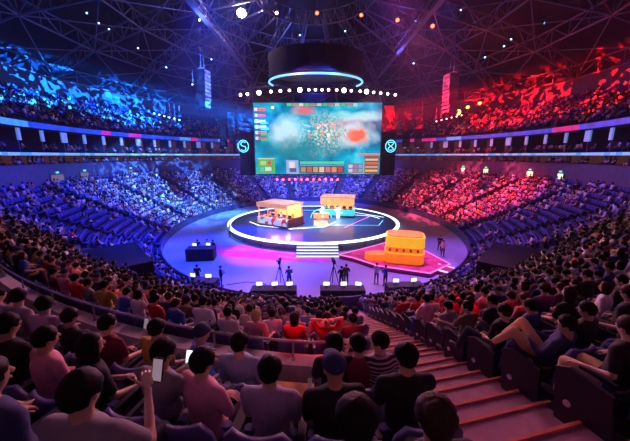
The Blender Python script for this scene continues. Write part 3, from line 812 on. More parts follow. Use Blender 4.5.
crew(4.9,22.2,-.5,'white tee','person in a white tee left of the far right desk')
crew(-11.9,28.9,.2,'black top','person in black standing at the far left production desk')
crew(-11.0,29.1,-.2,'grey tee','person in grey standing at the far left desk, nearer the stage')
crew(-10.3,28.8,-.6,'black top','person in black at the stage end of the far left desk')
crew(-7.3,21.6,-1.2,'black top','person in black standing right of the near left desk')
crew(-9.2,21.8,.2,'black top','person in black behind the near left production desk')
crew(-10.6,35.8,1.2,'pale blue shirt','person in pale blue walking left of the stage')
crew(12.9,28.6,2.4,'pink top','person in pink walking right of the red side stage')
crew(13.3,30.4,2.9,'black top','person in black standing far right of the side stage')
cb=MB(); cb.path([(-7.0,21.8,.02),(-5.5,22.4,.02),(-4.0,22.0,.02),(-2.9,20.4,.02)],.03); tag(cb.build('floor_cable',M['dark']),'dark cable lying on the floor between the left desks','cable')

# ------------------------------------------------------------------ big screen with its interface, side banners
SCY=52.0; SCW=22.6; SCZ0,SCZ1=6.85,18.5
SCX=.45
sc=empty('screen',(SCX,SCY,SCZ0),0,'huge teal video screen hanging above the back of the stage','screen')
MB().box((0,.35,(SCZ1-SCZ0)/2),(SCW+.3,.6,SCZ1-SCZ0+.3)).build('screen_casing',M['dark'],sc)
gm=bpy.data.materials.new('screen_game'); gm.use_nodes=True; nt=gm.node_tree; nt.nodes.clear()
N=nt.nodes.new; L=nt.links.new
out=N('ShaderNodeOutputMaterial'); em=N('ShaderNodeEmission'); L(em.outputs[0],out.inputs[0]); em.inputs['Strength'].default_value=1.15
tc=N('ShaderNodeTexCoord')
def noise(scale,detail=4,dist=0):
    n=N('ShaderNodeTexNoise'); n.inputs['Scale'].default_value=scale; n.inputs['Detail'].default_value=detail; n.inputs['Distortion'].default_value=dist; L(tc.outputs['Object'],n.inputs['Vector']); return n
def ramp(src,stops):
    r=N('ShaderNodeValToRGB'); e=r.color_ramp.elements
    while len(e)<len(stops): e.new(.5)
    for q,(p,c) in zip(e,stops): q.position=p; q.color=(*c,1)
    L(src,r.inputs['Fac']); return r
def mix(fac,a,b):
    m=N('ShaderNodeMix'); m.data_type='RGBA'; L(fac,m.inputs['Factor']); L(a,m.inputs['A']); L(b,m.inputs['B']) if not isinstance(b,tuple) else setattr(m.inputs['B'],'default_value',(*b,1)); return m.outputs['Result']
def blob(cx,cz,rx,rz_,soft=.5,wob=2.2,ns=.35):
    mp=N('ShaderNodeMapping'); mp.inputs['Location'].default_value=(-cx/rx,0,-cz/rz_); mp.inputs['Scale'].default_value=(1/rx,0.001,1/rz_)
    n=noise(ns,5); ad=N('ShaderNodeVectorMath'); ad.operation='SUBTRACT'; L(n.outputs['Color'],ad.inputs[0]); ad.inputs[1].default_value=(.5,.5,.5)
    s=N('ShaderNodeVectorMath'); s.operation='SCALE'; s.inputs['Scale'].default_value=wob; L(ad.outputs[0],s.inputs[0])
    L(tc.outputs['Object'],mp.inputs['Vector']); a2=N('ShaderNodeVectorMath'); a2.operation='ADD'; L(mp.outputs[0],a2.inputs[0]); L(s.outputs[0],a2.inputs[1])
    ln=N('ShaderNodeVectorMath'); ln.operation='LENGTH'; L(a2.outputs[0],ln.inputs[0])
    r=N('ShaderNodeMapRange'); r.inputs['From Min'].default_value=1+soft; r.inputs['From Max'].default_value=1-soft; L(ln.outputs['Value'],r.inputs['Value']); return r.outputs[0]
base=ramp(noise(.22,6,.6).outputs['Fac'],[(.36,(.0,.09,.24)),(.46,(.0,.22,.42)),(.55,(.0,.36,.60)),(.66,(.06,.60,.80))])
c=base.outputs['Color']
c=mix(blob(-5.6,6.8,2.6,2.4,.35,1.0,.6),c,(.50,.74,.88))
c=mix(blob(6.0,6.6,4.2,1.9,.4,1.4,.5),c,(.52,.70,.80))
c=mix(blob(7.0,6.4,1.9,1.2,.3,1.2,.6),c,(.95,.16,.09))
c=mix(blob(6.5,9.5,5.5,.7,.4,1.6,.5),c,(.30,.72,.80))
c=mix(blob(-2.3,10.4,1.7,.6,.5,1.2),c,(.75,.16,.20))
spk=ramp(noise(2.2,3).outputs['Fac'],[(.0,(.02,.42,.55)),(.46,(.03,.40,.50)),(.52,(.25,.50,.35)),(.58,(.9,.85,.75)),(.64,(.9,.2,.08))])
c=mix(blob(1.0,6.6,3.2,2.4,.7,1.4,.5),c,spk.outputs['Color'])
c=mix(blob(-3.2,4.2,5.0,1.4,.8,2,.6),c,(.02,.24,.30))
L(c,em.inputs['Color'])
MB().box((0,-.0,(SCZ1-SCZ0)/2),(SCW,.08,SCZ1-SCZ0)).build('display',gm,sc)
EM={}
def em_(c,s=.8):
    k=(c,s)
    if k not in EM: EM[k]=mat('screen_colour_%d'%len(EM),tuple(min(1,q) for q in c),.5,emis=c,es=s,var=0)
    return EM[k]
def hud(nm,x,z,w,h,c,s=.8,dy=0): MB().box((x,-.06-dy,z),(w,.03,h)).build(nm,em_(c,s),sc)
Wd=SCW; zt=SCZ1-SCZ0
hud('minimap',-9.3,1.45,3.1,2.7,(.10,.50,.12)); 
for (x,z,w,h,c) in ((-9.9,1.9,1.0,.7,(.55,.75,.1)),(-8.8,1.9,.7,.6,(.9,.08,.05)),(-9.0,.9,1.1,.6,(.8,.85,.7)),(-10.1,.8,.6,.6,(.1,.6,.6)),(-9.3,2.62,2.9,.18,(.7,.6,.4))): hud('minimap_mark',x,z,w,h,c,.8,.03)
hud('hero_portrait',-4.6,1.25,2.2,2.3,(.35,.45,.62)); hud('hero_portrait_detail',-4.7,1.6,1.0,1.0,(.85,.85,.9),.8,.03); hud('hero_portrait_detail',-4.5,.7,1.2,.7,(.10,.12,.25),.8,.03)
hud('health_bar',.8,1.95,8.0,.42,(.10,.75,.30)); hud('mana_bar',.8,1.52,8.0,.26,(.05,.45,.65)); hud('ability_bar',.8,.8,8.0,1.1,(.10,.05,.05))
for i,cc in enumerate(((.5,.3,.1),(.6,.15,.08),(.7,.4,.15),(1,.62,.35),(.75,.2,.2),(.9,.3,.12),(.6,.08,.06))): hud('ability_icon',-2.6+1.12*i,.8,.88,.85,cc,.8,.03)
hud('item_panel',6.9,1.0,2.8,1.7,(.20,.22,.30))
for i in range(6): hud('item_icon',6.0+.9*(i%3),.6+.75*(i//3),.7,.55,((.7,.7,.75),(.5,.2,.4),(.2,.5,.6))[i%3],.8,.03)
hud('scoreboard_panel',9.8,1.6,2.6,3.0,(.28,.12,.06))
for i in range(4): hud('scoreboard_row',9.8,.6+.62*i,2.3,.3,((.9,.6,.3),(.6,.45,.3),(.8,.2,.1),(.7,.7,.65))[i],.8,.03)
hud('caption_bar',9.2,3.35,4.0,.35,(.75,.3,.25))
for i in range(6):
    hud('player_row',-10.1,10.6-.92*i,1.9,.42,(.85,.12,.08)); hud('player_row_icon',-10.85,10.6-.92*i,.45,.5,(.9,.8,.6),.8,.03); 
    if i>1: hud('player_row_bar',-9.4,10.3-.92*i,1.4,.38,(.05,.65,.25),.8,.03)
hud('top_bar',.8,11.35,12.5,.45,(.10,.35,.25))
for i in range(12): hud('top_bar_icon',-5.0+1.05*i,11.35,.75,.36,((.1,.6,.2),(.8,.2,.1),(.8,.7,.4))[i%3],.8,.03)
random.seed(11)
for i in range(48):
    x=random.gauss(.9,2.0); z=random.gauss(6.6,1.5)
    hud('creature_mark',x,z,random.uniform(.15,.4),random.uniform(.15,.4),random.choice(((.9,.85,.75),(.9,.2,.1),(.1,.5,.2),(.85,.6,.3),(.9,.9,.95),(.05,.25,.3))),.85)
hud('white_ping',-7.9,10.9,.5,.4,(1,1,1),1.0,.02)
# dark LED banner towers with round crossed emblems
def emblem(par,x,z,kind):
    mb=MB(); q=[(x+.86*math.cos(2*PI*i/32),-.28,z+.98*math.sin(2*PI*i/32)) for i in range(33)]; mb.path(q,.07,6); mb.build('emblem_ring',M['cyan_led'],par)
    mb=MB()
    if kind=='S': q=[(x+.42*math.cos(a)*1.0,-.28,z+.36+.36*math.sin(a)) for a in [R(v) for v in range(30,271,20)]]+[(x+.42*math.cos(a),-.28,z-.36+.36*math.sin(a)) for a in [R(v) for v in range(90,-151,-20)]]
    else: q=[(x+.46*math.sin(2*a),-.28,z+.66*math.cos(a)) for a in [R(v) for v in range(0,361,15)]]
    mb.path(q,.07,6); mb.build('emblem_mark',M['cyan_led'],par)
for s,lab in ((-1,'tall dark banner tower left of the screen with a round glowing emblem'),(1,'tall dark banner tower right of the screen with a round glowing emblem')):
    r=empty('banner_tower',(SCX+s*12.1,52.2,SCZ0-.2),0,lab,'banner')
    MB().box((0,0,5.9),(2.4,.4,11.8)).build('panel',M['dark'],r)
    emblem(r,-.5 if s<0 else .3,4.9,'S' if s<0 else '8')
    mb=MB(); mb.tube((-1.3,.3,11.8),(-1.3,.3,20),.05); mb.tube((1.3,.3,11.8),(1.3,.3,20),.05); mb.build('hanging_cable',M['dark_steel'],r)
    if s>0:
        mb=MB(); 
        for q in range(3): mb.prism([(-1.2+.5*q,11.4),(-.5+.5*q,11.4),(.2+.3*q,8.2+.5*q)],(0,-.22,0),.02)
        mb.build('red_pattern',em_((.55,.01,.02),.7),r)
sc.scale=(.945,1,1)
# lower banner strip under the screen with small red lamps
lt=empty('lower_truss',(SCX,51.9,6.2),0,'dark truss with a line of small red lamps right under the screen','truss')
mb=MB(); 
for dz in (0,.35): mb.tube((-11.5,0,dz),(11.5,0,dz),.05)
for i in range(46): mb.tube((-11.5+.5*i,0,0 if i%2 else .35),(-11+.5*i,0,.35 if i%2 else 0),.025)
mb.build('truss_frame',M['dark_steel'],lt)
for i in range(11): MB().ell((-7+1.05*i,-.1,-.25),(.17,.17,.17)).build('red_lamp',M['lamp_red'],lt)

# ------------------------------------------------------------------ lighting truss with a row of lamps
def hang(mb,x,y,z0,z1=30): mb.tube((x,y,z0),(x,y,z1),.035)
LT=empty('lighting_truss',(0,0,0),0,'curved lighting truss running above the top of the screen','truss')
def ltp(u): return (SCX+12.6*u,50.4-1.2*(1-u*u),19.45+.55*(1-u*u))
mb=MB(); n=26
for i in range(n):
    u0,u1=-1+2*i/n,-1+2*(i+1)/n; a,b=Vector(ltp(u0)),Vector(ltp(u1)); 
    for off in ((0,0,.3),(0,.3,.75),(0,-.3,.75)): mb.tube(a+Vector(off),b+Vector(off),.045)
    mb.tube(a+Vector((0,0,.3)),b+Vector((0,.3,.75)),.025); mb.tube(a+Vector((0,-.3,.75)),b+Vector((0,0,.3)),.025)
for u in (-.9,-.3,.3,.9): p=ltp(u); hang(mb,p[0],p[1],p[2]+.7)
mb.build('truss_frame',M['dark_steel'],LT)
us=[-.97,-.88,-.73,-.58,-.46,-.35,-.22,-.11,-.03,.05,.13,.23,.32,.41,.52,.60,.69,.78,.87,.97]
bright={2,6,12,15}
for i,u in enumerate(us):
    p=Vector(ltp(u)); big=i in bright
    r=empty('stage_lamp',p+Vector((0,-.15,-.1)),0,'%s stage lamp on the curved truss over the screen, %s from the left'%('large glaring' if big else 'small glowing',ORD[i]),'lamp','stage lamps over the screen')
    mb=MB(); mb.tube((0,.35,.1),(0,-.12,-.02),.18,.24,12); mb.build('lamp_housing',M['dark'],r)
    mb=MB(); mb.ell((0,-.14,-.02),(.33,.10,.33) if big else (.21,.08,.21),0,14,8); mb.build('lens',M['lamp_white'] if i in(0,1,2,3,4,15) or big else M['lamp_pink'],r)
    mb=MB(); mb.box((-.27,.1,.2),(.04,.06,.45)); mb.box((.27,.1,.2),(.04,.06,.45)); mb.box((0,.1,.42),(.58,.06,.05)); mb.build('yoke',M['dark_steel'],r)
# oval scoreboard ring
sr=empty('hanging_scoreboard',(.1,45.5,19.95),0,'dark round hanging scoreboard with a glowing blue ring at its foot','scoreboard')
def er(r,ry,n=64): return [(r*math.cos(2*PI*i/n),ry*math.sin(2*PI*i/n)) for i in range(n)]
mb=MB(); n=64
A=er(6.6,5.2); B=er(6.6,5.2)
mb.add([(x,y,.5) for x,y in A]+[(x*1.0,y,3.6) for x,y in B],[(i,(i+1)%n,(i+1)%n+n,i+n) for i in range(n)]); mb.build('drum',M['black_cloth'],sr)
mb=MB()
for i in range(n):
    if 3<i<29: continue
    a,b=A[i],A[(i+1)%n]; mb.tube((*a,.15),(*b,.15),.13,.13,6)
mb.build('ring_light',M['ring_led'],sr)
mb=MB(); mb.add([(x*.97,y*.97,1.2) for x,y in A],[tuple(range(n))]); mb.build('underside',M['black_cloth'],sr)
mb=MB(); 
for a in range(0,360,60): mb.tube((6*math.cos(R(a)),6*math.sin(R(a)),3.6),(5*math.cos(R(a)),5*math.sin(R(a)),9.5),.05)
mb.build('hanging_cable',M['dark_steel'],sr)
# line-array loudspeakers
def line_array(x,y,z,n,rz,label,sc_=1.0,lit=True):
    r=empty('line_array_speaker',(x,y,z),rz,label,'loudspeaker')
    yy=0; zz=0; a=0
    for i in range(n):
        a=R(.6*i+.12*i*i*.5); p=(0,yy,zz-.21*sc_)
        b=MB(); b.box(p,(1.25*sc_,1.1*sc_,.39*sc_),rx=-a); b.build('speaker_box',M['speaker'],r)
        q=Matrix.Rotation(-a,3,'X')@Vector((0,-.56*sc_,0)); g=MB(); g.box((p[0]+q.x,p[1]+q.y,p[2]+q.z),(1.15*sc_,.03,.33*sc_),rx=-a); g.build('grille',M['speaker_light_tint'] if lit else M['speaker'],r)
        zz-=.41*sc_*math.cos(a); yy+=.41*sc_*math.sin(a)
    mb=MB(); mb.box((0,0,.08),(1.3*sc_,.5*sc_,.12)); mb.tube((-.4,0,.1),(-.1,0,5),.04); mb.tube((.4,0,.1),(.1,0,5),.04); mb.build('rigging_frame',M['dark_steel'],r)
line_array(-14.3,41,20.6,10,R(78),'long curved loudspeaker array hanging left of the screen, light painted into its front grilles',1.15)
line_array(17.0,40,19.9,10,R(-78),'long curved loudspeaker array hanging right of the screen, light painted into its front grilles',1.15)
line_array(-15.6,52.5,16.6,13,R(20),'dark outer loudspeaker array beside the left banner tower',.95,False)
line_array(-13.6,50.5,16.6,14,R(10),'dark inner loudspeaker array over the left banner tower',.8,False)
line_array(15.6,52.5,16.6,13,R(-10),'dark inner loudspeaker array beside the right banner tower',.95,False)
line_array(17.6,52.5,16.6,13,R(-20),'dark outer loudspeaker array right of the right banner tower',.95,False)
# moving-head lamps in the roof
def ray(px,py,dist):
    a=R(12.34); x=(px-315)/297; v=-(py-220.5)/297; f=math.cos(a)+v*math.sin(a); u=-math.sin(a)+v*math.cos(a)
    return (x*dist, f*dist, H_CAM+u*dist)
def roof_lamp(px,py,dist,m,s,label,group=None):
    p=ray(px,py,dist); r=empty('roof_lamp',p,0,label,'lamp',group)
    mb=MB(); mb.tube((0,.05,.1),(0,-.25,-.2),s*.9,s*1.15,12); mb.build('lamp_housing',M['dark'],r)
    mb=MB(); mb.ell((0,-.28,-.24),(s,s,s*.9),0,14,8); mb.build('lens',M[m],r)
    mb=MB(); mb.tube((0,.05,.1),(0,.05,1.8),.05); mb.box((0,.05,.35),(s*3,.1,.08)); mb.build('hanger',M['dark_steel'],r)
roof_lamp(242,12,40,'lamp_hot',.58,'dazzling white lamp high in the roof left of centre')
roof_lamp(277,12,42,'lamp_pink',.22,'small pale lamp just right of the dazzling roof lamp')
roof_lamp(200,19,42,'lamp_white',.13,'tiny white lamp in the roof left of the dazzling lamp')
roof_lamp(317,12,40,'lamp_red',.22,'red lamp in the roof above the hanging scoreboard, leftmost of three')
roof_lamp(361,14,40,'lamp_red',.22,'red lamp in the roof, middle of the three by the scoreboard')
roof_lamp(397,19,40,'lamp_red',.24,'red lamp in the roof, rightmost of three right of the scoreboard')
roof_lamp(432,25,42,'lamp_red',.26,'red lamp in the roof over the right loudspeaker array')
roof_lamp(457,111,52,'lamp_orange',.55,'glaring orange-red lamp in front of the right upper tier')
roof_lamp(467,106,54,'lamp_orange',.28,'small orange lamp just above right of the glaring red one')
roof_lamp(479,102,54,'lamp_orange',.26,'small orange lamp second right of the glaring red one')
for i in range(6): roof_lamp(155+5*i,112+1.3*i,44,'lamp_blue',.13,'small blue lamp in the row over the left tier, %s from left'%ORD[i],'row of blue lamps over the left tier')
for i in range(6): roof_lamp(436+5*i,120-1.2*i,50,'lamp_pink',.10,'tiny pale lamp in the row by the red lamp, %s from left'%ORD[i],'row of tiny lamps right of the screen')
for i,(px,py) in enumerate(((88,12),(100,22),(110,28),(139,47),(167,66),(212,58),(193,83),(413,62),(455,73),(484,56),(503,45),(510,38),(543,22),(560,4),(580,14),(460,9),(415,20),(345,30),(300,34))):
    roof_lamp(px,py,40,'lamp_blue',.11,'tiny blue roof light, %s in the scatter reading left to right'%ORD[sorted([88,100,110,139,167,212,193,413,455,484,503,510,543,560,580,460,415,345,300]).index(px)],'scattered small roof lights')
# ------------------------------------------------------------------ main aisle stairs, parapet, handrail
def facing(t,d): # yaw so that local +Y looks to the arena floor
    a,b=bowl(t-.004,d),bowl(t+.004,d); return math.atan2(b[1]-a[1],b[0]-a[0])
XA0,XA1=1.38,2.66
def row_y(k,x=0): # hips line of row k near the camera side at lateral x
    return near_y(x,rowd(k))
sa=MB(); no=MB()
for k in range(0,21):
    yb=near_y(2.02,rowd(k)-.45)                     # front edge of the row tread
    z=rowz(k)
    # lower half step stands in front of each row tread
    TA=facing(math.asin(2.0/(AX+rowd(k))),rowd(k)); xc=(XA0+XA1)/2
    sa.box((xc, yb-.425, z-.3+.012),(XA1-XA0+.25,.86,.6),rz=TA); sa.box((xc, yb+.2, z-RISE/2-.28),(XA1-XA0+.25,.42,.56),rz=TA)
    no.box((xc, yb-.02, z+.014),(XA1-XA0+.25,.035,.03),rz=TA); no.box((xc, yb+.39, z-RISE/2+.006),(XA1-XA0+.25,.035,.03),rz=TA)
so=sa.build('floor_aisle_stairs',M['stair']); struct(so); x_=no.build('step_nosing',M['nosing'],so)
pk=16
def arc_pts(k_d,x0,x1,n,z):
    out=[]
    for i in range(n+1):
        x=x0+(x1-x0)*i/n; d=k_d; out.append((x,near_y(x,d),z))
    return out
dp=D0+DEP*15-.15                         # parapet line
zl=rowz(15)+.42
mb=MB(); A_=arc_pts(dp-.15,-11,1.2,30,0); B_=arc_pts(dp+.17,-11,1.2,30,0)
for i in range(30):
    a,b,c,d=A_[i],A_[i+1],B_[i+1],B_[i]; 
    for q0,q1 in ((rowz(14)-.1,zl),):
        vs=[(a[0],a[1],q0),(b[0],b[1],q0),(c[0],c[1],q0),(d[0],d[1],q0),(a[0],a[1],q1),(b[0],b[1],q1),(c[0],c[1],q1),(d[0],d[1],q1)]
        mb.add(vs,[(0,1,5,4),(1,2,6,5),(2,3,7,6),(3,0,4,7),(4,5,6,7)])
par=mb.build('parapet',M['ledge']); tag(par,'pale low parapet wall running left of the stairs under the handrail','wall')
mb=MB(); A_=arc_pts(dp+.17,-11,1.2,30,0); B_=arc_pts(dp+.62,-11,1.2,30,0)
for i in range(30):
    a,b,c,d=A_[i],A_[i+1],B_[i+1],B_[i]; z=rowz(15)+.03; mb.add([(a[0],a[1],z),(b[0],b[1],z),(c[0],c[1],z),(d[0],d[1],z)],[(0,1,2,3)])
dq=rowd(16)-.44; A_=arc_pts(dq,-1.9,1.2,10,0); B_=arc_pts(dq+.40,-1.9,1.2,10,0)
for i in range(10):
    a,b,c,d=A_[i],A_[i+1],B_[i+1],B_[i]; z=rowz(16)+.02; mb.add([(a[0],a[1],z-RISE),(b[0],b[1],z-RISE),(b[0],b[1],z),(a[0],a[1],z),(c[0],c[1],z),(d[0],d[1],z)],[(0,1,2,3),(3,2,4,5)])
tag(mb.build('walkway_floor',M['crossfloor_light_tint']),'walkway floor behind the pale parapet with orange light painted in','walkway')
hr=empty('handrail',(0,0,0),0,'long metal handrail curving over the parapet left of the stairs','handrail')
zr=zl+.36
top=arc_pts(dp,-11.0,1.12,40,zr); mb=MB(); mb.path(top,.024,8); e=Vector(top[-1]); mb.path([e,e+Vector((.06,-.03,-.02)),e+Vector((.09,-.05,-.10)),e+Vector((.09,-.05,-.36))],.024); mb.build('top_rail',M['rail'],hr)
for i in range(0,41,5):
    p=top[i]; q=MB(); q.tube(p,(p[0],p[1],zl-.02),.02); q.tube((p[0],p[1],zl),(p[0],p[1],zl+.02),.05); q.build('rail_post',M['rail'],hr)
# other aisle stairs (dark gaps between blocks)
AISLES=[R(a) for a in (-16,-31,-46,-62,-78,-95,-112,-130,-148,-165,20,34,48,63,79,96,113,131,149,166)]
for a in AISLES:
    mb=MB()
    for k in range(1,nrows(a)):
        for h in (0,1):
            d=rowd(k)-.45-.4*h; z=rowz(k)-RISE/2*h; p=bowl(a,d+.2); q=bowl(a,d+1.2); ang=math.atan2(q[1]-p[1],q[0]-p[0])
            mb.box((p[0],p[1],z-.1),(.42,1.05,.21),rz=ang)
    struct(mb.build('floor_aisle_stairs',M['terrace']))

# ------------------------------------------------------------------ seat grid
def occ(t,k):
    a=abs((t+PI)%(2*PI)-PI); deg=math.degrees(a)
    if 54<deg<73: return .05 if k<10 else .30
    if 73<=deg<80: return .25 if k<8 else .8
    if 44<deg<=54: return .8
    if deg<=44: return .96
    if deg>150: return .9
    return .96 if k<14 else .75
grid=[]
for k in range(21):
    d=rowd(k); t=-PI; cur=0
    while t<PI:
        r_=math.hypot((AX+d)*math.cos(t),(AY+d)*math.sin(t)); dt=.565/r_
        t+=dt
        if k>=nrows(t): continue
        x,y=bowl(t,d)
        if y<CY and XA0-.24<x<XA1+.30: continue
        if any(abs(t-a)*r_<.78 for a in AISLES): continue
        if k==15 and abs(t)<R(40) and -11.2<x<1.4: continue
        grid.append((k,t,x,y,rowz(k)))
# snap near rows so they start at the aisle
# vomitories (dark entrances cut in the lower rows)
VOM=[R(-43),R(43)]
def in_vom(t,k): return any(abs(t-v)*25<3.9 for v in VOM) and 2<=k<=7
grid=[g for g in grid if not in_vom(g[1],g[0])]
for v,lab in zip(VOM,('dark entrance block with a walled opening in the left stand','dark entrance block with a walled opening in the right stand')):
    x,y=bowl(v,rowd(2)-.45); r=empty('entrance_block',(x,y,rowz(1)),facing(v,3),lab,'entrance')
    D=DEP*6
    mb=MB(); mb.box((0,-D/2,2.0),(6.4,D,.12)); mb.build('roof_slab',M['dark'],r)
    for sx in (-3.2,3.2): MB().box((sx,-D/2,1.0),(.18,D,2.1)).build('side_wall',M['dark'],r)
    MB().box((0,-D+.2,1.0),(6.2,.12,2.0)).build('inner_wall',M['dark'],r)
    MB().box((0,-.05,.45),(6.4,.1,.9)).build('front_parapet',M['dark'],r)
    mb=MB(); mb.tube((-3.2,0,2.5),(3.2,0,2.5),.03)
    for q in range(6): mb.tube((-3.2+1.28*q,0,2.0),(-3.2+1.28*q,0,2.5),.02)
    mb.build('guard_rail',M['dark_steel'],r)

# camera, for deciding which repeats show largest
CAM=Vector((0,0,H_CAM)); PITCH=R(12.34)
def project(p):
    d=Vector(p)-CAM; f=d.y*math.cos(PITCH)-d.z*math.sin(PITCH); u=d.y*math.sin(PITCH)+d.z*math.cos(PITCH)
    if f<.05: return None
    return 315+297*d.x/f, 220.5-297*u/f, f
# ------------------------------------------------------------------ named spectators near the camera
# row k, x, variant, cloth, skin, hair, turn, label, trousers
HERO=[
 (19,.60,'curly','black top',0,'dark brown',0,'person with curly brown hair at the bottom edge, just left of the stairs','dark'),
 (19,.20,'cross','black top',1,'black',0,'person with dark hair in the lowest visible row, bottom centre','dark'),
 (19,-1.26,'raise_','grey tee',0,'black',.1,'person in grey at bottom left holding a pale phone up with one hand','dark'),
 (19,-1.90,'arm','navy top',1,'black',0,'person in navy at the bottom left corner, dark shoulders','dark'),
 (18,-.36,'lap','lilac tee',0,'black',0,'broad man in a lilac tee with short black hair, seated bottom centre','dark'),
 (18,.155,'capm','black top',1,None,.05,'person in a dark cap and black top right of the man in lilac','dark'),
 (18,.76,'face','black top',1,'black',-.1,'person in black with short hair beside the left edge of the stairs, bottom','dark'),
 (18,-.93,'cross','pink top',0,'black',-.35,'person leaning right in pink with hands crossed, left of the lilac tee man','dark'),
 (18,-1.32,'phone','grey tee',1,'black',-.1,'person in grey holding a glowing phone in front, lower left','dark'),
 (18,-2.02,'girl','black top',1,'black',-.3,'person with long black hair in black, lower left','dark'),
 (18,-2.55,'lap','pink top',1,'black',-.2,'person in a pink top cut off by the lower left edge','dark'),
 (17,.735,'left','striped tee',0,'black',0,'person in a striped tee looking left, beside the stairs','dark'),
 (17,.22,'girl3','black top',0,'black',0,'person with a bun in black behind the parapet, left of the striped tee','dark'),
 (17,.50,'clap','maroon top',0,'black',.1,'person in maroon with joined hands just left of the striped tee','dark'),
 (17,-.84,'slump','pale blue shirt',0,'black',0,'person in pale blue slouching just below the parapet','denim'),
 (17,-1.98,'reach','mustard top',1,'black',-.2,'person in a mustard top with an outstretched arm, lower left','dark'),
 (17,-2.62,'lap','maroon top',0,'black',-.1,'person in dark red with big dark hair at the lower left','dark'),
 (17,-3.25,'lapl','black top',1,'black',-.1,'person in black sitting third from the left edge, lower left','dark'),
 (17,-1.36,'capb','blue shirt',0,None,-.9,'person in a bright blue shirt and cap turned to the right under the handrail','denim'),
 (14,-.42,'girl','red shirt',0,'black',0,'person with long hair in bright red just beyond the handrail','dark'),  # red light on this group is put into the shirt colours
 (14,.24,'hh','red shirt',0,'black',0,'person in bright red with elbows out beyond the handrail, right one','dark'),
 (14,-1.22,'girl2','pink top',0,'blond',0,'person with short blond hair in pink beyond the handrail','dark'),
 (14,.78,'lap','maroon top',1,'black',0,'person in maroon by the end of the handrail','dark'),
 (14,-1.85,'lapl','white tee',0,'black',0,'person in white beyond the handrail, left of the blond head','dark'),
 (17,3.12,'recl','navy top',1,'black',.2,'person in navy reclining with raised khaki knees at the lower right','khaki'),
 (17,3.75,'lapl','black top',1,'black',.1,'person in black behind the reclining khaki knees, right edge','dark'),
 (16,3.02,'slump','black top',1,'black',.1,'person in black stretched out beside the stairs above the khaki knees','dark'),
 (16,3.60,'lap','navy top',1,'black',.1,'person in navy two places right of the stairs at lower right','dark'),
 (15,2.98,'reach','olive jacket',1,'black',.1,'person in an olive jacket reaching left beside the stairs, lower right','dark'),
 (15,3.56,'face','black top',1,'black',.15,'person in black with a hand at the chin right of the olive jacket','dark'),
 (14,2.96,'lap','grey tee',0,'black',.1,'person in grey on the stair-side seat two rows beyond the olive jacket','dark'),
 (13,2.96,'fwd','pink top',0,'black',.1,'person in pink leaning forward on the stair-side seat at right','denim'),
 (14,3.54,'arm','red shirt',0,'black',.1,'person in bright red with arms spread, right of the stairs','dark'),
 (13,3.54,'left','red shirt',0,'black',0,'person in red looking left, right of the stairs','dark'),
 (13,4.12,'lap','red shirt',0,'black',0,'person in bright red, third seat right of the stairs','dark'),
]
def place_k(k,x):
    d=rowd(k); t=math.asin(x/(AX+d)); return (*bowl(t,d),rowz(k)),facing(t,d)
used_spots=[]
random.seed(21)
for (k,x,var,cl,sk,hm,turn,lab,tr) in HERO:
    loc,rz=place_k(k,x); used_spots.append((k,x))
    spawn(var,loc,rz+turn,cl,sk,hm,tr,1.0+random.uniform(-.03,.03),lab)
    s_=spawn_seat(loc,rz,'blue arena seat under the '+lab.split(',')[0].replace('person','person',1) if len(lab.split(',')[0].split())<=11 else 'blue arena seat under the '+' '.join(lab.split()[:11]))
# phones held up
def phone(k,x,off,m,lab,rx=.3):
    loc,rz=place_k(k,x); m3=Matrix.Rotation(rz,3,'Z'); w=m3@Vector(off)
    r=empty('phone',(loc[0]+w.x,loc[1]+w.y,loc[2]+w.z),rz,lab,'phone'); r.rotation_euler=(-rx,0,rz)
    MB().rbox((0,0,0),(.078,.010,.155),.012).build('phone_case',M['dark'],r); MB().box((0,-.006,0),(.068,.003,.138)).build('phone_screen',M[m],r)
phone(18,-1.32,(-.03,.44,.86),'phone_screen','glowing phone held by the person in grey, lower left')
phone(19,-1.26,(.14,.42,1.06),'phone_screen_dim','pale phone held up by the person in grey, bottom left')
phone(17,-2.62,(.20,.40,.98),'phone_screen_dim','phone held near the person in dark red, left')
for nm in ():
    pass
# end panels with round badges on the seats beside the stairs
for k in range(5,20):
    for x,s in ((2.70,'right'),):
        (px_,py_,pz_),rz=place_k(k,x); r=empty('seat_end_panel',(px_,py_,pz_),rz,'black seat end panel with a round badge beside the stairs, %s from the bottom'%ORD[19-k],'seat end panel','seat end panels along the stairs')
        MB().prism([(-.28,.05),(.22,.05),(.30,.62),(.16,.70),(-.22,.66)],(0,0,0),.02,rz=R(90)).build('panel',M['arm'],r)
        MB().tube((-.022,.12,.30),(-.034,.12,.30),.036,.036,16).build('badge',M['badge'],r)

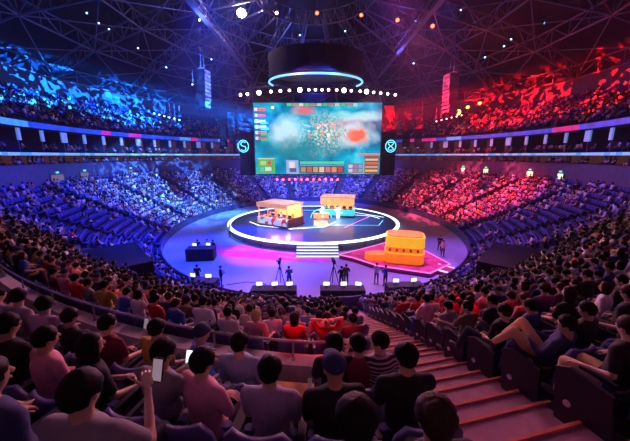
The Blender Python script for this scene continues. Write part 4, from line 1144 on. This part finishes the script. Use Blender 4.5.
# ------------------------------------------------------------------ the rest of the crowd
cand=[]
for g in grid:
    k,t,x,y,z=g
    if any(k==uk and abs(x-ux)<.40 and y<CY for uk,ux in used_spots): continue
    pr=project((x,y,z+.9)); vis=pr and -40<pr[0]<670 and -20<pr[1]<475
    hole = k==16 and -9.5<x<1.4 and y<12
    if k==17 and -.65<x<.05: hole=True
    if k>=19 and abs(x)<1.9 and y<5: hole=True
    if y<0.75: hole=True
    if (x*x+y*y)<1.2: hole=True
    if hole: continue
    cand.append((pr[2] if vis else 999,g))
cand.sort(key=lambda q:q[0])
near_people=300-len(HERO)-10-13
near_seats=300-len(HERO)
np_=ns_=0; far_people=[]; far_seats=[]
row_idx={}
varw=[v for v in VAR if v not in('stand','recl','raise_','phone','girlp','hh','reach')]
for dist,(k,t,x,y,z) in cand:
    rz=facing(t,rowd(k)); person=random.random()<occ(t,k); 
    side='left' if x<(XA0+XA1)/2 else 'right'
    gap=(XA0-x) if side=='left' else (x-XA1); idx=max(0,int(gap/.565))
    where='%s row from the floor, %s place %s of the stairs'%(ORD[k],ORD[min(idx,len(ORD)-1)],side)
    if ns_<near_seats and dist<900:
        spawn_seat((x,y,z),rz,'blue seat in the '+where,'seats of the near stand',kids=True); ns_+=1
    else: far_seats.append((x,y,z,rz,1.0))
    if not person: continue
    if np_<near_people and dist<900:
        ci=random.choices(CKEYS,wts)[0]; v=random.choice(varw+['lap','lapl','arm','cross','girl','phone' if random.random()<.4 else 'lap'])
        red = (k in (9,10,11) and 3<x<6)
        if red: ci='red shirt'  # red patch in the crowd is put into the shirt colour
        if dist<5: ci=random.choice(['black top','navy top','maroon top','grey tee','black top','lilac tee'])
        tr=random.choice(['dark','dark','dark','denim','khaki']); hm=random.choice(['black','black','black','dark brown'])
        spawn(v,(x,y,z),rz+random.uniform(-.25,.25),ci,random.choices([0,1,2],[5,4,2])[0],None if v.startswith('cap') else hm,tr,random.uniform(.93,1.05),'person in %s, %s'%(ci,where),'spectators in the near stand'); np_+=1
    else: far_people.append((x+random.uniform(-.05,.05),y,z,rz+random.uniform(-.4,.4),random.uniform(.92,1.08)))
print('near people',np_,'near seats',ns_,'far people',len(far_people),'far seats',len(far_seats))
L1=[lod(v,170,120,70,70) for v in ('lapl','arm','fwd','face','girl','girl2','cross','hh','left','right','clap')]
L2=[lod(v,60,50,26,26) for v in ('lap','arm','fwd','face','girl','cross','right')]
nearp=[p for p in far_people if p[1]<26]; farp=[p for p in far_people if p[1]>=26]
o=bulk('spectator_crowd',nearp,L1,pick); tag(o,'dense seated crowd filling the lower rows of the near stand','crowd','spectators','stuff')
lp=[p for p in farp if p[0]<-8 and p[1]<70]; rp_=[p for p in farp if p[0]>8 and p[1]<70]; bp=[p for p in farp if p not in set(lp) and p not in set(rp_)]
for ps,lb in ((lp,'crowd in blue light filling the left side stand'),(rp_,'crowd in red light filling the right side stand'),(bp,'distant crowd in the stand behind the stage, under the screen')):
    o=bulk('spectator_crowd',ps,L2,pick); tag(o,lb,'crowd','spectators','stuff')
# upper tier and suite crowd
up=[]; ups=[]
for k in range(UR):
    d=UD0+UDEP*k+.4; t=T_END+.02
    while t<2*PI-T_END-.02:
        r_=math.hypot((AX+d)*math.cos(t),(AY+d)*math.sin(t)); t+=.60/r_; x,y=bowl(t,d); z=UZ0+URISE*k; rz=facing(t,d)
        if int((t*r_)/9)!=int((t*r_+.9)/9): continue
        ups.append((x,y,z,rz,1.0))
        if random.random()<(.55 if k<9 else .22): up.append((x,y,z,rz+random.uniform(-.3,.3),random.uniform(.9,1.08)))
su=[]
for zf,d,pr_ in ((9.0,DW+.6,.45),(9.0,DW+1.5,.35),(10.35,DW+.7,.5),(10.35,DW+1.6,.4)):
    t=T_END+.02
    while t<2*PI-T_END-.02:
        r_=math.hypot((AX+d)*math.cos(t),(AY+d)*math.sin(t)); t+=.7/r_
        if random.random()<pr_: x,y=bowl(t,d); su.append((x,y,zf-.35 if zf<10 else zf-.05,facing(t,d)+random.uniform(-.5,.5),1.0))
o=bulk('spectator_crowd',up,L2,pick); tag(o,'thin dim crowd scattered over the upper tier','crowd','spectators','stuff')
o=bulk('spectator_crowd',su,L2,pick); tag(o,'small dim crowd on the suite balconies around the arena','crowd','spectators','stuff')
# bulk seats
sm=MB(); sm.rbox((0,-.28,.70),(.50,.05,.58),.09,0,2,rx=R(10)); sm.box((0,.0,.42),(.46,.42,.07),0); sm.box((-.26,.02,.5),(.04,.3,.28),1); sm.box((0,-.05,.2),(.1,.1,.4),1)
me=sm.mesh('t',[M['seat_blue'],M['arm']]); v_,t_=arr(me); mi_=np.array([me.polygons[tr.polygon_index].material_index for tr in me.loop_triangles],np.int32)
def bulkseats(name,places):
    V=[];T=[];MI=[];o=0
    for (x,y,z,rz,sc) in places:
        c,s=math.cos(rz),math.sin(rz); vv=np.empty_like(v_); vv[:,0]=v_[:,0]*c-v_[:,1]*s+x; vv[:,1]=v_[:,0]*s+v_[:,1]*c+y; vv[:,2]=v_[:,2]+z
        V.append(vv);T.append(t_+o);MI.append(mi_);o+=len(v_)
    return rawmesh(name,np.concatenate(V),np.concatenate(T),np.concatenate(MI),[M['seat_blue'],M['arm']])
for sel,lb in ((lambda p:p[1]<22,'rows of blue seats under the near crowd'),(lambda p:p[1]>=22 and p[0]<0,'rows of blue seats in the left stand, partly empty'),(lambda p:p[1]>=22 and p[0]>=0,'rows of blue seats in the right stand, partly empty')):
    tag(bulkseats('seat_rows',[p for p in far_seats if sel(p)]),lb,'seats','seat rows','stuff')
tag(bulkseats('seat_rows',ups),'rows of dark seats rising in the upper tier','seats','seat rows','stuff')
# ------------------------------------------------------------------ lights
def spot(name,loc,target,energy,col,angle,blend=.5,size=.3,gobo=None):
    l=bpy.data.lights.new(name,'SPOT'); l.energy=energy; l.color=col; l.spot_size=R(angle); l.spot_blend=blend; l.shadow_soft_size=size
    o=bpy.data.objects.new(name,l); COL.objects.link(o); o.location=loc
    o.rotation_euler=(Vector(target)-Vector(loc)).to_track_quat('-Z','Y').to_euler()
    if gobo:
        sc_,lo,hi=gobo[:3]; l.use_nodes=True; nt=l.node_tree; em=next(n for n in nt.nodes if n.type=='EMISSION')
        tc=nt.nodes.new('ShaderNodeTexCoord'); n=nt.nodes.new('ShaderNodeTexNoise'); n.inputs['Scale'].default_value=sc_; n.inputs['Detail'].default_value=1.5; n.inputs['Distortion'].default_value=.5
        mp=nt.nodes.new('ShaderNodeMapping'); mp.inputs['Location'].default_value=(gobo[3] if len(gobo)>3 else 0,0,0); nt.links.new(tc.outputs['Normal'],mp.inputs['Vector'])
        nt.links.new(mp.outputs['Vector'],n.inputs['Vector'])
        r=nt.nodes.new('ShaderNodeMapRange'); r.inputs['From Min'].default_value=lo; r.inputs['From Max'].default_value=hi
        nt.links.new(n.outputs['Fac'],r.inputs['Value']); last=r.outputs[0]
        if len(gobo)>4:
            sp=nt.nodes.new('ShaderNodeSeparateXYZ'); nt.links.new(tc.outputs['Normal'],sp.inputs[0])
            q=nt.nodes.new('ShaderNodeMath'); q.operation='DIVIDE'; nt.links.new(sp.outputs['Y'],q.inputs[0]); nt.links.new(sp.outputs['Z'],q.inputs[1])
            ab=nt.nodes.new('ShaderNodeMath'); ab.operation='ABSOLUTE'; nt.links.new(q.outputs[0],ab.inputs[0])
            lt_=nt.nodes.new('ShaderNodeMapRange'); lt_.inputs['From Min'].default_value=gobo[4]; lt_.inputs['From Max'].default_value=gobo[4]*.7; nt.links.new(ab.outputs[0],lt_.inputs['Value'])
            mu=nt.nodes.new('ShaderNodeMath'); mu.operation='MULTIPLY'; nt.links.new(last,mu.inputs[0]); nt.links.new(lt_.outputs[0],mu.inputs[1]); last=mu.outputs[0]
        nt.links.new(last,em.inputs['Strength'])
    return o
def area(name,loc,target,energy,col,sx,sy):
    l=bpy.data.lights.new(name,'AREA'); l.energy=energy; l.color=col; l.shape='RECTANGLE'; l.size=sx; l.size_y=sy
    o=bpy.data.objects.new(name,l); COL.objects.link(o); o.location=loc; o.rotation_euler=(Vector(target)-Vector(loc)).to_track_quat('-Z','Y').to_euler(); return o
K=1.0
# near stand: pink-magenta wash from the truss ahead, faint purple wash overhead
spot('spot_light',(-12,40,24),(-7,9,5),9000*K,(1,.30,.46),50,.8,.4)
spot('spot_light',(12,40,24),(9,9,5),11000*K,(1,.32,.48),50,.8,.4)
spot('spot_light',(-8,50,19),(-5,8,5),29000*K,(1,.30,.46),40,.8,.3)
spot('spot_light',(8,50,19),(7,8,5),34000*K,(1,.33,.46),40,.8,.3)
spot('spot_light',(-4,30,26),(17,17,4),9000*K,(1,.50,.55),34,.8,.4)
spot('spot_light',(4,30,26),(-18,17,4),9000*K,(.95,.42,.60),34,.8,.4)
area('area_light',(0,3,20),(0,8,5),15*K,(.75,.14,.34),14,10)
# red lamps added to tint patches of the near stand
spot('added_red_spot',(-.2,2,21),(-.1,5.7,6.5),6500*K,(1,.01,.01),8.5,.5,.1)
spot('added_red_spot',(4.4,4,21),(4.4,6.4,6.0),4200*K,(1,.01,.01),9,.5,.1)
spot('added_red_spot',(-8,6,20),(-8.6,10.8,5.6),4200*K,(1,.05,.01),9,.5,.1)
spot('added_red_spot',(-5,5,20),(-5.4,8.6,5.6),3000*K,(1,.04,.01),8,.5,.1)
# left stand blue, right stand red and pink
spot('spot_light',(-4,30,28.5),(-25,48,3.5),110000*K,(.04,.11,1),48,.7,.4)
spot('spot_light',(-6,30,28.5),(-24,52,3),760000*K,(.06,.24,1),44,.8,.15,(60,.50,.60))
spot('spot_light',(-2,32,28),(-25,29,4),90000*K,(.05,.05,1),46,.8,.4)
spot('spot_light',(6,30,28.5),(24,50,3.5),420000*K,(1,.07,.16),36,.7,.15,(60,.48,.60,2))
spot('spot_light',(4,30,28.5),(25,44,4.5),120000*K,(1,.03,.08),28,.7,.4)
spot('spot_light',(2,32,28),(26,31,4),36000*K,(.32,.10,.8),44,.8,.4)
# far stand blue
spot('spot_light',(0,54,22),(0,76,3),110000*K,(.04,.08,1),95,.8,.4)
spot('spot_light',(0,54,22),(0,74,3),130000*K,(.12,.2,1),70,.8,.3,(34,.48,.62))
# floor and stage
spot('spot_light',(-10,30,27),(-10,28,0),190000*K,(.01,.035,1),50,.7,.5)
spot('spot_light',(8,28,27),(4,23,0),44000*K,(.40,.13,1),50,.7,.5)
spot('spot_light',(12,32,27),(13,28,0),34000*K,(.30,.12,1),40,.7,.5)
spot('spot_light',(-8,30,26),(-5.5,29.8,0),60000*K,(1,.05,.28),20,.6,.5)
spot('spot_light',(6,30,26),(8,27,0),9000*K,(1,.18,.25),26,.6,.5)
spot('spot_light',(0,44,18.5),(0,41.7,1),30000*K,(.20,.38,1),64,.7,.5)
spot('spot_light',(-6,30,22),(-4.6,38.9,2),2500*K,(1,.80,.70),18,.6,.3)
spot('spot_light',(-2,62,20),(-15,47,0),60000*K,(.03,.50,1),34,.6,.3)
# gobo leaf patterns on the upper tiers and the walls above them
spot('gobo_light',(0,33,13),(-42,42,20.6),2400000*K,(.004,.17,1),74,.25,.03,(42,.56,.572,0,.10))
spot('gobo_light',(0,40,13),(-34,70,19.4),1600000*K,(.004,.16,1),50,.25,.03,(40,.52,.535,3,.09))
spot('gobo_light',(0,33,13),(42,42,20.4),1900000*K,(1,.004,.008),74,.25,.03,(38,.575,.587,7,.11))
spot('gobo_light',(0,40,13),(34,70,19.2),1200000*K,(1,.005,.02),50,.25,.03,(38,.55,.565,9,.09))
# suites and upper tier soft washes
spot('spot_light',(4,40,20),(-38,44,11),30000*K,(.05,.09,1),60,.9,.5)
spot('spot_light',(-4,40,20),(38,44,11),16000*K,(.30,.06,.8),60,.9,.5)
spot('spot_light',(14,66,22),(24,60,16),16000*K,(1,.01,.05),50,.9,.4)
# roof uplights
for x,y,c,e in ((-14,40,(.06,.14,1),3800),(-4,58,(.08,.14,1),3800),(12,50,(.14,.12,1),2600),(0,28,(.45,.06,.55),1500),(18,34,(.40,.05,.6),1300),(-20,26,(.16,.08,.8),1300)):
    spot('uplight',(x,y,24),(x*1.15,y-2,32),e*K,c,130,.9,.5)
# lamps inside the player booths
def point(loc,e,c):
    l=bpy.data.lights.new('point_lamp','POINT'); l.energy=e; l.color=c; l.shadow_soft_size=.1; o=bpy.data.objects.new('point_lamp',l); COL.objects.link(o); o.location=loc
point((-5.4,39.2,3.5),900,(1,.4,.12)); point((-3.6,38.5,3.5),900,(1,.4,.12)); point((3.6,45.4,3.5),700,(1,.45,.2))
w=bpy.data.worlds.new('World'); scn.world=w; w.use_nodes=True; w.node_tree.nodes['Background'].inputs[0].default_value=(.05,.01,.04,1); w.node_tree.nodes['Background'].inputs[1].default_value=.05
for (px,py,dd,e,c) in ((457,111,51.2,2600,(1,.03,.02)),(242,12,39.2,1800,(1,.6,.85)),(467,106,53.2,500,(1,.15,.03))):
    p=ray(px,py,dd); point((p[0],p[1],p[2]-.3),e,c)  # point lights sitting at three of the roof lamps
# ------------------------------------------------------------------ camera
cd=bpy.data.cameras.new('camera'); cd.sensor_width=36; cd.lens=36*297/630; cd.clip_end=300; cd.clip_start=.05
co=bpy.data.objects.new('camera',cd); COL.objects.link(co); co.location=CAM; co.rotation_euler=(R(90)-PITCH,0,0); scn.camera=co
vs=scn.view_settings; vs.view_transform='Standard'; vs.look='None'; vs.gamma=1; vs.exposure=0; vs.use_curve_mapping=False

hz_=MB(); hz_.box((0,44,14.5),(64,70,28)); hz=hz_.build('haze',bpy.data.materials.new('haze'))
m=hz.data.materials[0]; m.use_nodes=True; nt=m.node_tree; nt.nodes.clear(); o_=nt.nodes.new('ShaderNodeOutputMaterial'); v=nt.nodes.new('ShaderNodeVolumeScatter'); v.inputs['Density'].default_value=.0007; v.inputs['Anisotropy'].default_value=.2; v.inputs['Color'].default_value=(.8,.8,1,1)
nt.links.new(v.outputs[0],o_.inputs['Volume']); tag(hz,'thin stage haze hanging in the air over the arena floor','haze',None,'stuff')
